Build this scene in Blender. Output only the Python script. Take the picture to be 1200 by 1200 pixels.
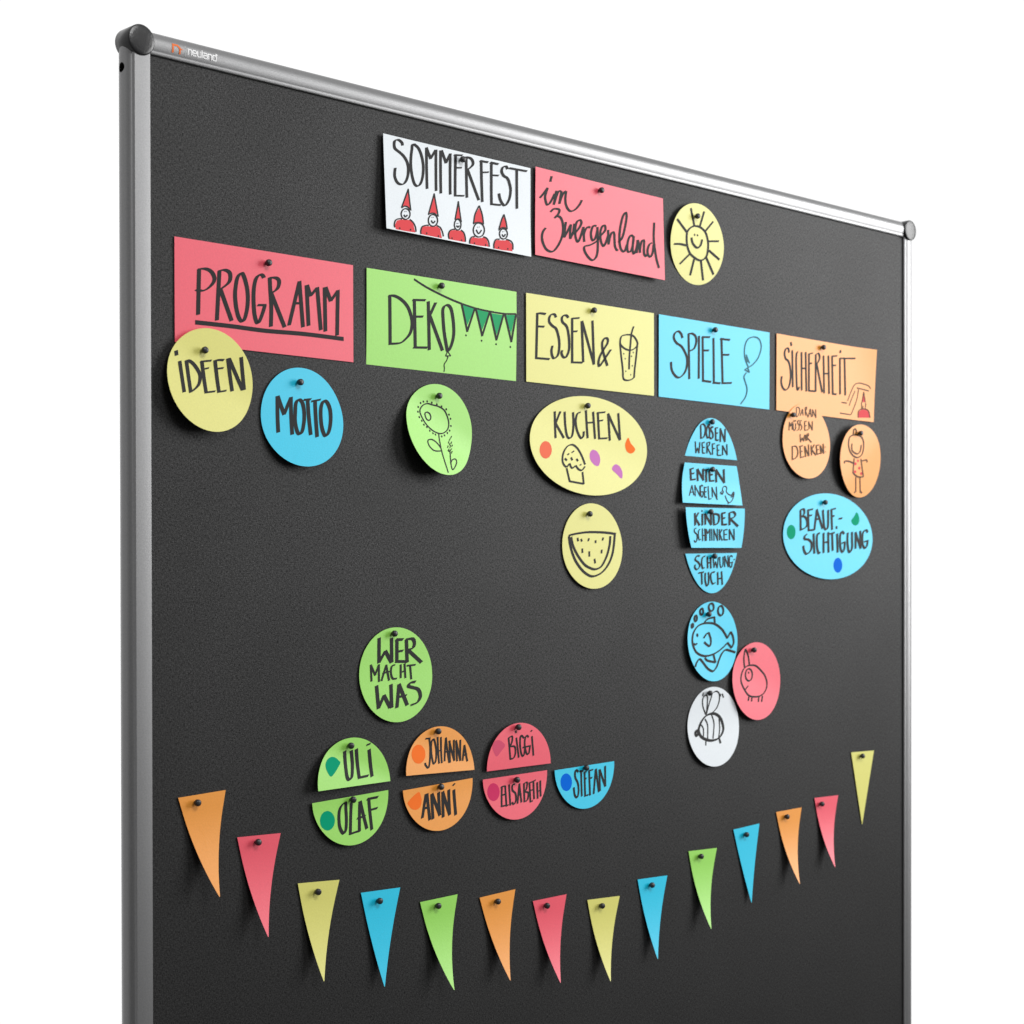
import bpy, bmesh, math
from mathutils import Vector, Matrix

# ------------------------------------------------------------------ scene, camera, world, lamps
sc = bpy.context.scene
for o in list(bpy.data.objects): bpy.data.objects.remove(o)
COL = sc.collection
CAM_LOC = (-0.86368, -1.37042, -0.48214)
CAM_RIGHT = (0.722725, -0.691134, -0.001552)
CAM_UP = (0.006154, 0.004191, 0.999972)
CAM_LENS = 62.556
CAM_SHIFT = 0.09510
cam_data = bpy.data.cameras.new('camera'); cam = bpy.data.objects.new('camera', cam_data); COL.objects.link(cam)
r_, u_ = Vector(CAM_RIGHT), Vector(CAM_UP); b_ = r_.cross(u_)
cam.matrix_world = Matrix(((r_.x, u_.x, b_.x, CAM_LOC[0]), (r_.y, u_.y, b_.y, CAM_LOC[1]), (r_.z, u_.z, b_.z, CAM_LOC[2]), (0, 0, 0, 1)))
cam_data.sensor_width = 36; cam_data.lens = CAM_LENS; cam_data.shift_y = CAM_SHIFT
cam_data.clip_start = .05; cam_data.clip_end = 100
cam_data.dof.use_dof = True; cam_data.dof.focus_distance = 1.75; cam_data.dof.aperture_fstop = 11.0
sc.camera = cam
sc.render.resolution_x = sc.render.resolution_y = 1024
sc.view_settings.view_transform = 'Standard'; sc.view_settings.look = 'None'
sc.view_settings.exposure = 0; sc.view_settings.gamma = 1; sc.view_settings.use_curve_mapping = False

# photo studio: white backdrop light behind the board, dimmer room in front of it
world = bpy.data.worlds.new('World'); sc.world = world; world.use_nodes = True
nt = world.node_tree; nt.nodes.clear()
def N(t, kind, **kw):
    n = t.nodes.new(kind)
    for k, v in kw.items():
        if k in n.inputs: n.inputs[k].default_value = v
        else: setattr(n, k, v)
    return n
wo = N(nt, 'ShaderNodeOutputWorld'); bg = N(nt, 'ShaderNodeBackground'); nt.links.new(bg.outputs[0], wo.inputs[0])
tc = N(nt, 'ShaderNodeTexCoord'); sp = N(nt, 'ShaderNodeSeparateXYZ'); nt.links.new(tc.outputs['Generated'], sp.inputs[0])
mz = N(nt, 'ShaderNodeMapRange'); nt.links.new(sp.outputs['Z'], mz.inputs[0])
for i, v in zip((1, 2, 3, 4), (-.35, .6, .08, .44)): mz.inputs[i].default_value = v
my = N(nt, 'ShaderNodeMapRange'); my.interpolation_type = 'SMOOTHSTEP'; nt.links.new(sp.outputs['Y'], my.inputs[0])
for i, v in zip((1, 2, 3, 4), (-.02, .22, 0, 1)): my.inputs[i].default_value = v
mxx = N(nt, 'ShaderNodeMapRange'); mxx.interpolation_type = 'SMOOTHSTEP'; nt.links.new(sp.outputs['X'], mxx.inputs[0])
for i, v in zip((1, 2, 3, 4), (-.40, -.08, .30, 1)): mxx.inputs[i].default_value = v
mul = N(nt, 'ShaderNodeMath', operation='MULTIPLY'); nt.links.new(my.outputs[0], mul.inputs[0]); nt.links.new(mxx.outputs[0], mul.inputs[1])
mx_in = mul.outputs[0]
mx = N(nt, 'ShaderNodeMix'); nt.links.new(mx_in, mx.inputs[0]); nt.links.new(mz.outputs[0], mx.inputs[2]); mx.inputs[3].default_value = 1.06
nt.links.new(mx.outputs[0], bg.inputs['Strength']); bg.inputs['Color'].default_value = (1, 1, 1, 1)

def softbox(name, loc, target, sx, sy, power):
    d = bpy.data.lights.new(name, 'AREA'); d.shape = 'RECTANGLE'; d.size = sx; d.size_y = sy; d.energy = power
    o = bpy.data.objects.new(name, d); COL.objects.link(o); o.location = loc
    o.rotation_euler = (Vector(target) - Vector(loc)).to_track_quat('-Z', 'Y').to_euler()
    return o
softbox('key_softbox', (2.86, -1.65, .30), (.85, 0, -.4), 1.5, 1.75, 69)
softbox('added_front_fill', (.25, -2.3, 1.5), (.55, 0, -.6), 1.2, .9, 41)  # fill light added to brighten the cards from outside their mirror direction

# ------------------------------------------------------------------ materials
def mat(name, col, rough=.6, spec=.5, metal=0, sheen=0, sheen_rough=.5):
    m = bpy.data.materials.new(name); m.use_nodes = True
    p = m.node_tree.nodes['Principled BSDF']
    p.inputs['Base Color'].default_value = (*col, 1); p.inputs['Roughness'].default_value = rough
    p.inputs['Specular IOR Level'].default_value = spec; p.inputs['Metallic'].default_value = metal
    p.inputs['Sheen Weight'].default_value = sheen; p.inputs['Sheen Roughness'].default_value = sheen_rough
    return m, m.node_tree, p
def grain(t, p, col, scale, amount, bump, dist, detail=3):
    """mottle the base colour a little and add a fine bump, in object space"""
    tc = N(t, 'ShaderNodeTexCoord'); no = N(t, 'ShaderNodeTexNoise', Scale=scale, Detail=detail, Roughness=.65)
    t.links.new(tc.outputs['Object'], no.inputs['Vector'])
    mr = N(t, 'ShaderNodeMapRange'); t.links.new(no.outputs['Fac'], mr.inputs[0])
    for i, v in zip((1, 2, 3, 4), (.3, .7, 1 - amount, 1 + amount)): mr.inputs[i].default_value = v
    vm = N(t, 'ShaderNodeVectorMath', operation='SCALE'); vm.inputs[0].default_value = col; t.links.new(mr.outputs[0], vm.inputs['Scale'])
    t.links.new(vm.outputs[0], p.inputs['Base Color'])
    bp = N(t, 'ShaderNodeBump', Strength=bump, Distance=dist); t.links.new(no.outputs['Fac'], bp.inputs['Height'])
    t.links.new(bp.outputs[0], p.inputs['Normal'])
    return tc, no, bp
PAPER = {}
for n_, c_ in dict(white=(.71, .755, .785), red=(.86, .085, .130), yellow=(.71, .68, .16), blue=(.0, .575, .82), green=(.31, .71, .10), orange=(.87, .325, .034)).items():
    m, t, p = mat('paper_' + n_, c_, .47, .75); grain(t, p, c_, 650, .04, .2, .0005); PAPER[n_] = m
INK = {}
for n_, c_ in {'black': (.012, .0115, .012), 'teal': (.02, .13, .17), 'brown': (.085, .040, .018), 'red': (.72, .05, .06), 'green': (.005, .36, .12)}.items():  # balloon line ink: black pen with the bluish light veil mixed into its colour
    INK[n_] = mat('marker_ink_' + n_, c_, .6, .25)[0]
STICK = {}
for n_, c_ in dict(coral=(.88, .18, .10), orange=(.95, .19, .03), purple=(.60, .20, .52), green=(.0, .33, .17), blue=(.0, .14, .70), rose=(.66, .095, .17), magenta=(.62, .04, .13)).items():
    STICK[n_] = mat('sticker_' + n_, c_, .6, .06)[0]

m_fab, t, p = mat('black_felt', (.0085, .0083, .0082), .5, .5)
tcf = N(t, 'ShaderNodeTexCoord'); hs = []
for sx_, sz_, sc_ in ((1, .30, 1150), (.30, 1, 1150), (1, 1, 800)):       # upright threads, cross threads, felted fuzz
    mp = N(t, 'ShaderNodeMapping'); mp.inputs['Scale'].default_value = (sx_, 1, sz_); t.links.new(tcf.outputs['Object'], mp.inputs[0])
    no = N(t, 'ShaderNodeTexNoise', Scale=sc_, Detail=3, Roughness=.6); t.links.new(mp.outputs[0], no.inputs['Vector']); hs.append(no)
a1 = N(t, 'ShaderNodeMath', operation='ADD'); t.links.new(hs[0].outputs['Fac'], a1.inputs[0]); t.links.new(hs[1].outputs['Fac'], a1.inputs[1])
a2 = N(t, 'ShaderNodeMath', operation='ADD'); t.links.new(a1.outputs[0], a2.inputs[0]); t.links.new(hs[2].outputs['Fac'], a2.inputs[1])
for sock, lo, hi in (('Specular IOR Level', .13, .67), ('Roughness', .64, .52)):
    mr = N(t, 'ShaderNodeMapRange'); t.links.new(a2.outputs[0], mr.inputs[0])
    for i, v in zip((1, 2, 3, 4), (1.15, 1.85, lo, hi)): mr.inputs[i].default_value = v
    t.links.new(mr.outputs[0], p.inputs[sock])
mr = N(t, 'ShaderNodeMapRange'); t.links.new(a2.outputs[0], mr.inputs[0])
for i, v in zip((1, 2, 3, 4), (1.15, 1.85, .25, 1.75)): mr.inputs[i].default_value = v
vm = N(t, 'ShaderNodeVectorMath', operation='SCALE'); vm.inputs[0].default_value = (.0085, .0083, .0082); t.links.new(mr.outputs[0], vm.inputs['Scale']); t.links.new(vm.outputs[0], p.inputs['Base Color'])
nap = N(t, 'ShaderNodeTexNoise', Scale=7, Detail=4, Roughness=.6); t.links.new(tcf.outputs['Object'], nap.inputs['Vector'])
vo = N(t, 'ShaderNodeTexVoronoi', Scale=24); t.links.new(tcf.outputs['Object'], vo.inputs['Vector'])
near = N(t, 'ShaderNodeMath', operation='LESS_THAN'); t.links.new(vo.outputs['Distance'], near.inputs[0]); near.inputs[1].default_value = .024
rare = N(t, 'ShaderNodeSeparateXYZ'); t.links.new(vo.outputs['Color'], rare.inputs[0])
few = N(t, 'ShaderNodeMath', operation='GREATER_THAN'); t.links.new(rare.outputs['X'], few.inputs[0]); few.inputs[1].default_value = .8
hl = N(t, 'ShaderNodeMath', operation='MULTIPLY'); t.links.new(near.outputs[0], hl.inputs[0]); t.links.new(few.outputs[0], hl.inputs[1])
keep = N(t, 'ShaderNodeMapRange'); t.links.new(hl.outputs[0], keep.inputs[0]); keep.inputs[3].default_value = 1; keep.inputs[4].default_value = .15      # old pin holes
nv = N(t, 'ShaderNodeMapRange'); t.links.new(nap.outputs['Fac'], nv.inputs[0])
for i, v in zip((1, 2, 3, 4), (.3, .7, .92, 1.08)): nv.inputs[i].default_value = v
kn = N(t, 'ShaderNodeMath', operation='MULTIPLY'); t.links.new(keep.outputs[0], kn.inputs[0]); t.links.new(nv.outputs[0], kn.inputs[1])
src = p.inputs['Specular IOR Level'].links[0].from_socket
ks = N(t, 'ShaderNodeMath', operation='MULTIPLY'); t.links.new(src, ks.inputs[0]); t.links.new(kn.outputs[0], ks.inputs[1]); t.links.new(ks.outputs[0], p.inputs['Specular IOR Level'])
bpf = N(t, 'ShaderNodeBump', Strength=.2, Distance=.0006); t.links.new(a2.outputs[0], bpf.inputs['Height']); t.links.new(bpf.outputs[0], p.inputs['Normal'])

m_alu, t, p = mat('satin_aluminium', (.32, .32, .323), .46, .5, 1)
grain(t, p, (.32, .32, .323), 700, .08, .10, .0004)
m_cap, t, p = mat('black_plastic', (.010, .010, .0105), .30, .62); grain(t, p, (.012, .012, .0125), 500, .15, .35, .0005)
m_pin = mat('black_pin_plastic', (.022, .022, .024), .36, .5)[0]
m_dark = mat('hole_inside', (.006, .006, .006), .8, .2)[0]
m_white = mat('white_print', (.9, .9, .9), .5)[0]
m_orange = mat('orange_print', (.85, .20, .055), .6, .2)[0]
m_grey = mat('grey_print', (.62, .62, .62), .5)[0]

# ------------------------------------------------------------------ helpers
def empty(name, loc=(0, 0, 0)):
    o = bpy.data.objects.new(name, None); o.empty_display_size = .01; o.location = loc; COL.objects.link(o); return o
def tag(o, label=None, cat=None, group=None):
    if label: o['label'] = label
    if cat: o['category'] = cat
    if group: o['group'] = group
    return o
def mesh(name, verts, faces, m, parent=None, smooth=False, mats=None, fm=None):
    d = bpy.data.meshes.new(name); d.from_pydata([tuple(v) for v in verts], [], faces); d.update()
    for mm in (mats or [m]): d.materials.append(mm)
    if fm: d.polygons.foreach_set('material_index', fm)
    if smooth: d.polygons.foreach_set('use_smooth', [True] * len(d.polygons))
    o = bpy.data.objects.new(name, d); COL.objects.link(o)
    if parent: o.parent = parent
    return o
def fix_normals(o):
    bm = bmesh.new(); bm.from_mesh(o.data); bmesh.ops.recalc_face_normals(bm, faces=bm.faces); bm.to_mesh(o.data); bm.free(); return o
def sharp(o, deg=35):
    o.data.polygons.foreach_set('use_smooth', [True] * len(o.data.polygons)); o.data.set_sharp_from_angle(angle=math.radians(deg)); return o
def lathe(profile, n=24):
    """profile (radius, y) turned about the Y axis"""
    v, f = [], []
    for r, y in profile:
        for i in range(n):
            a = 2 * math.pi * i / n; v.append((r * math.cos(a), y, r * math.sin(a)))
    for k in range(len(profile) - 1):
        for i in range(n):
            j = (i + 1) % n; f.append((k * n + i, k * n + j, (k + 1) * n + j, (k + 1) * n + i))
    f.append(tuple(range(n))); f.append(tuple(range((len(profile) - 1) * n, len(profile) * n)))
    return v, f
MM = .001

# ------------------------------------------------------------------ the pinboard (origin at the felt's top left corner, front is -Y)
W, H = 1175.0, 1480.0
board = tag(empty('pinboard', (W / 2 * MM, 0, -H * MM)), 'large black felt pinboard in a silver aluminium frame with round black corner caps', 'pinboard')
BX, BZ = W / 2 * MM, -H * MM
def bp(name, verts, faces, m, **kw):
    return mesh(name, [(x * MM - BX, y * MM, z * MM - BZ) for x, y, z in verts], faces, m, kw.pop('parent', board), **kw)
def box(x0, x1, y0, y1, z0, z1):
    v = [(x, y, z) for x in (x0, x1) for y in (y0, y1) for z in (z0, z1)]
    return v, [(0, 1, 3, 2), (4, 6, 7, 5), (0, 4, 5, 1), (2, 3, 7, 6), (0, 2, 6, 4), (1, 5, 7, 3)]
v, f = box(-.5, W + .5, 0, 14, -H - .5, .5); fix_normals(bp('felt_panel', v, f, m_fab))
# frame profile: (outward, depth)
OUTER = [ (17.6, -2.6), (17.9, -1.9), (18.5, -1.6), (19.6, -.9), (20.9, .6), (22, 2.8), (22.7, 5.4), (22.9, 8), (22.6, 11), (21.6, 14), (20, 16.2), (17.5, 17.6), (14, 18), (0.9, 18), (0.9, 14.2)]
PROF = [(0.9, 1.5), (0.7, -1.7), (1.2, -2.4), (2.2, -2.9), (3.2, -3.05), (3.6, -3.05), (4.0, -3.1), (4.6, -3.4), (6, -3.9), (8, -4.5), (10, -4.75), (12, -4.7), (14, -4.3), (15.6, -3.7), (17.0, -2.9)] + OUTER     # rails, with a lip along the felt
PROF_POST = [(0.9, 1.5), (0.5, -3.7), (0.9, -4.3), (4, -4.46), (9, -4.55), (14, -4.46), (16.7, -4.35), (17.0, -3.8)] + OUTER
def bar(name, place, a, b, prof):
    v, f, n = [], [], len(prof)
    for t_ in (a, b): v += [place(q, y, t_) for q, y in prof]
    for i in range(n): j = (i + 1) % n; f.append((i, j, n + j, n + i))
    f += [tuple(range(n)), tuple(range(n, 2 * n))]
    return sharp(fix_normals(bp(name, v, f, m_alu)), 24)
CN, CR = 10.5, 13.6          # corner cap centre (outward) and radius
rail = bar('rail', lambda q, y, s: (s, y, q), -CN + 4, W + CN - 4, PROF)
bar('rail', lambda q, y, s: (s, y, -H - q), -CN + 4, W + CN - 4, PROF)
post = bar('post', lambda q, y, s: (-q, y, s), -H - CN, CN, PROF_POST)
bar('post', lambda q, y, s: (W + q, y, s), -H - CN, CN, PROF)
for sx in (-CN, W + CN):
    for sz in (CN, -H - CN):
        cap = [(CR - 2.2, 17.5), (CR - .8, 17.2), (CR, 16.2), (CR, -5.2), (CR - .5, -6.0), (CR - 1.1, -6.3), (CR - 3.5, -6.7), (CR - 8, -6.95), (.4, -7.0)]
        v, f = lathe(cap, 48); v = [(x + sx, y, z + sz) for x, y, z in v]
        sharp(fix_normals(bp('corner_cap', v, f, m_cap)), 40)
# screw hole bored into the outer side of the left post
def tube_x(r, x0, x1, y, z, n=28):
    v = [(x, y + r * math.cos(2 * math.pi * i / n), z + r * math.sin(2 * math.pi * i / n)) for x in (x0, x1) for i in range(n)]
    return v, [(i, (i + 1) % n, n + (i + 1) % n, n + i) for i in range(n)] + [tuple(range(n)), tuple(range(n, 2 * n))]
HY, HZ = 8.0, -13.5
v, f = tube_x(4.4, -30, -14, HY, HZ); cutter = fix_normals(bp('cutter', v, f, m_dark))
md = post.modifiers.new('bore', 'BOOLEAN'); md.operation = 'DIFFERENCE'; md.object = cutter; md.solver = 'EXACT'
bpy.context.view_layer.update()
nm = bpy.data.meshes.new_from_object(post.evaluated_get(bpy.context.evaluated_depsgraph_get()))
post.modifiers.clear(); post.data = nm; bpy.data.objects.remove(cutter)
n = 28; v = [(x, HY + 4.3 * math.cos(2 * math.pi * i / n), HZ + 4.3 * math.sin(2 * math.pi * i / n)) for x in (-21.6, -14.2) for i in range(n)]
hole = bp('screw_hole', v, [(i, (i + 1) % n, n + (i + 1) % n, n + i) for i in range(n)] + [tuple(range(n, 2 * n))], m_dark)
hole.parent = post

# ------------------------------------------------------------------ pen strokes
NIB = Vector((math.cos(math.radians(24)), math.sin(math.radians(24))))
def catmull(P, closed=False, seg=6):
    out, n = [], len(P)
    for i in range(n if closed else n - 1):
        if closed: a, b, c, d = P[i - 1], P[i], P[(i + 1) % n], P[(i + 2) % n]
        else: a, b, c, d = P[max(i - 1, 0)], P[i], P[i + 1], P[min(i + 2, n - 1)]
        for k in range(seg):
            t = k / seg
            out.append(.5 * ((2 * b) + (c - a) * t + (2 * a - 5 * b + 4 * c - d) * t * t + (3 * b - a - 3 * c + d) * t ** 3))
    if not closed: out.append(P[-1])
    return out
def ribbon(P, main, thin, closed=False):
    """sweep a chisel nib along the 2-D path; left and right edge points"""
    L, R, n = [], [], len(P)
    for i, p in enumerate(P):
        a, b = (P[i - 1], P[(i + 1) % n]) if closed else (P[max(i - 1, 0)], P[min(i + 1, n - 1)])
        T = (b - a).normalized() if (b - a).length > 1e-9 else Vector((1, 0)); q = Vector((-T.y, T.x))
        o = q * (thin / 2) + NIB * max(0, (main - thin) / 2) * max(-1, min(1, 2.5 * NIB.dot(q)))
        L.append(p + o); R.append(p - o)
    return L, R
class Ink:
    def __init__(self): self.v, self.f, self.k = [], [], 0
    def strip(self, L, R, S, h, closed=False):
        b = len(self.v); n = len(L)
        for l, r in zip(L, R): self.v += [S(l.x, l.y, h), S(r.x, r.y, h)]
        for i in range(n if closed else n - 1):
            j = (i + 1) % n; self.f.append((b + 2 * i, b + 2 * i + 1, b + 2 * j + 1, b + 2 * j))
    def blob(self, P, S, h):
        c = sum(P, Vector((0, 0))) / len(P); b = len(self.v); n = len(P)
        rings = [1, .66, .33]
        for s in rings:
            for p in P: q = c + (p - c) * s; self.v.append(S(q.x, q.y, h))
        self.v.append(S(c.x, c.y, h))
        for r in range(2):
            for i in range(n): j = (i + 1) % n; self.f.append((b + r * n + i, b + r * n + j, b + (r + 1) * n + j, b + (r + 1) * n + i))
        for i in range(n): self.f.append((b + 2 * n + i, b + 2 * n + (i + 1) % n, b + 3 * n))
    def poly(self, P, S, h):
        b = len(self.v); self.v += [S(p.x, p.y, h) for p in P]; self.f.append(tuple(range(b, b + len(P))))
def pairs(s): return [Vector((s[i] / 10, s[i + 1] / 10)) for i in range(0, len(s), 2)]
def draw(ink, cmd, main, thin, P, S):
    ink.k += 1; h = .12 + ink.k * .004
    if cmd == 'line':
        for a, b in zip(P, P[1:]):
            T = (b - a).normalized(); e = T * thin * .35; a2, b2 = a - e, b + e
            m = max(2, int((b2 - a2).length / 4) + 1)
            L, R = ribbon([a2.lerp(b2, i / (m - 1)) for i in range(m)], main, thin); ink.strip(L, R, S, h)
            ink.k += 1; h = .12 + ink.k * .004
    elif cmd == 'curve': L, R = ribbon(catmull(P), main, thin); ink.strip(L, R, S, h)
    elif cmd == 'loop': L, R = ribbon(catmull(P, True), main, thin, True); ink.strip(L, R, S, h, True)
    elif cmd == 'dots':
        for p in P:
            ink.blob([p + Vector((math.cos(a), math.sin(a))) * main * .55 for a in [i * math.pi / 4 for i in range(8)]], S, h); ink.k += 1

# lettering and emblem on the top rail, printed on its front face
def rail_pt(x, z, h=.08):
    for (q0, y0), (q1, y1) in zip(PROF[6:], PROF[7:15]):
        if q0 <= z <= q1: return Vector((x * MM - BX, (y0 + (y1 - y0) * (z - q0) / (q1 - q0) - h) * MM, z * MM - BZ))
    return Vector((x * MM - BX, (-4.8 - h) * MM, z * MM - BZ))
def rail_print(name, m, strokes, w):
    ink = Ink(); S = lambda x, y, h: rail_pt(x, y, .25 + h * .3)
    for s in strokes:
        P = [Vector(q) for q in s]
        for a, b in zip(P, P[1:]):
            T = (b - a).normalized() * w * .45; L, R = ribbon([(a - T).lerp(b + T, i / 8) for i in range(9)], 0, w); ink.k += 1; ink.strip(L, R, S, .1 + ink.k * .01)
    o = mesh(name, ink.v, ink.f, m, rail); return fix_normals(o)
X0, Z0, XH = 38.6, 8.0, 4.5      # start, baseline, x-height of the word on the rail
word, x = [], X0
def put(adv, *ss):
    global x
    for s in ss: word.append([(x + a * 3.7, Z0 + b * XH) for a, b in s])
    x += adv * 3.7 + 1.25
put(1, [(0, 0), (0, 1), (.8, 1), (1, .8), (1, 0)])
put(1, [(1, 0), (.2, 0), (0, .2), (0, .8), (.2, 1), (.8, 1), (1, .8), (1, .48), (0, .48)])
put(1, [(0, 1), (0, .2), (.2, 0), (1, 0), (1, 1)])
put(.12, [(0.05, 1.38), (0.05, 0)])
put(1, [(.05, 1), (.8, 1), (1, .8), (1, 0), (.2, 0), (0, .15), (0, .42), (.15, .56), (1, .56)])
put(1, [(0, 0), (0, 1), (.8, 1), (1, .8), (1, 0)])
put(1, [(1, 1.38), (1, 0), (.2, 0), (0, .2), (0, .8), (.2, 1), (1, 1)])
word.append([(x - .6, Z0 + XH * 1.25), (x - .2, Z0 + XH * 1.25)])
rail_print('lettering', m_white, word, 1.1)
rail_print('divider', m_grey, [[(35.9, 5.6), (35.9, 14.6)]], .35)
rail_print('emblem', m_orange, [[(22.6, 7.0), (22.6, 13.4)], [(22.6, 13.4), (27.4, 13.4)], [(27.4, 13.4), (30.0, 11.2)], [(30.0, 11.2), (30.0, 7.0)]], 1.8)
rail_print('emblem', m_orange, [[(31.6, 10.6), (32.4, 10.6)]], .9)

# ------------------------------------------------------------------ cards
def card(name, cat, label, group, shape, colour, rx, ry, g, strokes):
    U, V, ang, k, phi, S1, t0, base = g
    ca, sa = math.cos(ang), math.sin(ang); dx, dy = math.sin(phi), -math.cos(phi); nx, ny = math.cos(phi), math.sin(phi)
    def S(px, py, h=0):
        """flat paper coordinates (mm) -> the bent sheet, h above its face; relative to the card's own origin (m)"""
        t = px * dx + py * dy; e = px * nx + py * ny; s = max(t - t0, 0); sb = min(s, S1); a = k * sb
        if abs(k) < 1e-7: al, li = sb, 0
        else: al, li = math.sin(a) / k, (1 - math.cos(a)) / k
        al += (s - sb) * math.cos(a); li += (s - sb) * math.sin(a)
        tt = min(t, t0) + al - h * math.sin(a); li += h * math.cos(a)
        x, y = tt * dx + e * nx, tt * dy + e * ny
        return Vector(((ca * x - sa * y) * MM, -(base + li) * MM, (sa * x + ca * y) * MM))
    # outline
    if shape == 'rect': O = [(-rx, ry), (rx, ry), (rx, -ry), (-rx, -ry)]
    elif shape == 'flag': O = [(-rx / 2, 0), (rx / 2, 0), (.35, -ry), (-.35, -ry)]
    elif shape == 'oval': O = [(rx * math.cos(a), ry * math.sin(a)) for a in [i * math.pi / 48 for i in range(96)]]
    elif shape in ('upper', 'lower'):
        s = 1 if shape == 'upper' else -1; O = [(rx * math.cos(a), s * ry * math.sin(a)) for a in [i * math.pi / 48 for i in range(49)]]
    else:                                   # horizontal strip of an upright oval, between heights rx and ry
        qm = (rx + ry) / 2; qs = [rx + (ry - rx) * i / 20 for i in range(21)]
        if rx > 90 or ry < -90: qs = [95 * math.sin(math.asin(rx / 95) + (math.asin(max(-1, ry / 95)) - math.asin(rx / 95)) * i / 24) for i in range(25)]
        wd = lambda q: 55 * math.sqrt(max(0, 1 - (q / 95) ** 2))
        O = [(wd(q), q - qm) for q in qs] + [(-wd(q), q - qm) for q in reversed(qs)]
        O = [p for i, p in enumerate(O) if (Vector(p) - Vector(O[i - 1])).length > .05]
    P = []
    for a, b in zip(O, O[1:] + O[:1]):
        a, b = Vector(a), Vector(b); m = max(1, int((b - a).length / 6)); P += [a.lerp(b, i / m) for i in range(m)]
    c = sum(P, Vector((0, 0))) / len(P); n = len(P); R = 9; v, f = [], []
    for h in (0, -.28):
        for r in range(R):
            for p in P: q = c + (p - c) * (1 - r / R); v.append(S(q.x, q.y, h))
        v.append(S(c.x, c.y, h))
    off = R * n + 1
    for s in (0, 1):
        for r in range(R - 1):
            for i in range(n):
                j = (i + 1) % n; q = [s * off + r * n + i, s * off + r * n + j, s * off + (r + 1) * n + j, s * off + (r + 1) * n + i]; f.append(tuple(q))
        for i in range(n): f.append((s * off + (R - 1) * n + i, s * off + (R - 1) * n + (i + 1) % n, s * off + R * n))
    for i in range(n): j = (i + 1) % n; f.append((i, j, off + j, off + i))
    loc = (U * MM, 0, V * MM)
    if not strokes:
        o = mesh(name, v, f, PAPER[colour]); o.location = loc; sharp(fix_normals(o), 50); tag(o, label, cat, group); return
    root = tag(empty(name, loc), label, cat, group)
    sharp(fix_normals(mesh('paper', v, f, PAPER[colour], root)), 50)
    layers = {}
    for cmd, part, colr, main, thin, nums in strokes:
        Q = pairs(nums); key = (part, colr)
        if part in ('lettering', 'drawing'): draw(layers.setdefault(key, Ink()), cmd, main, thin, Q, S)
        elif part == 'coloured_area':
            ink = layers.setdefault(key, Ink())
            if cmd == 'round': ink.blob(catmull(Q, True, 3), S, .08)
            else: ink.poly(Q, S, .08)
        else:
            ink = Ink(); Q = catmull(Q, True, 4) if cmd == 'round' or len(Q) > 5 else Q
            ink.blob(Q, S, .10); fix_normals(mesh('sticker_dot', ink.v, ink.f, STICK[colr], root))
    for (part, colr), ink in layers.items(): mesh(part, ink.v, ink.f, INK[colr], root)

# ------------------------------------------------------------------ push pins: one mesh, copied
pv, pf = lathe([(.5, 9), (.5, -.1), (2.0, -.2), (2.2, -.6), (2.2, -1.5), (2.9, -1.9), (3.5, -2.4), (3.8, -3.1), (3.85, -5.2), (3.65, -6.0), (3.2, -6.6), (2.3, -7.0), (1.1, -7.2), (.2, -7.25)], 20)
pin_mesh = None
def pin(x, z, lift, label):
    global pin_mesh
    if pin_mesh is None:
        o = mesh('push_pin', [(a * MM, b * MM, c * MM) for a, b, c in pv], pf, m_pin); sharp(fix_normals(o), 40); pin_mesh = o
    else: o = pin_mesh.copy(); COL.objects.link(o)
    o.location = (x * MM, -(lift + .35) * MM, z * MM); o.scale = (.83, .88, .83)
    o.rotation_euler = (math.sin(x * 1.7 + z) * .09, math.sin(x * 3.1) * 3, math.sin(z * 2.3 + x) * .09)      # pushed in by hand, none quite straight
    tag(o, label, 'push pin', 'black push pins stuck into the board')

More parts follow.
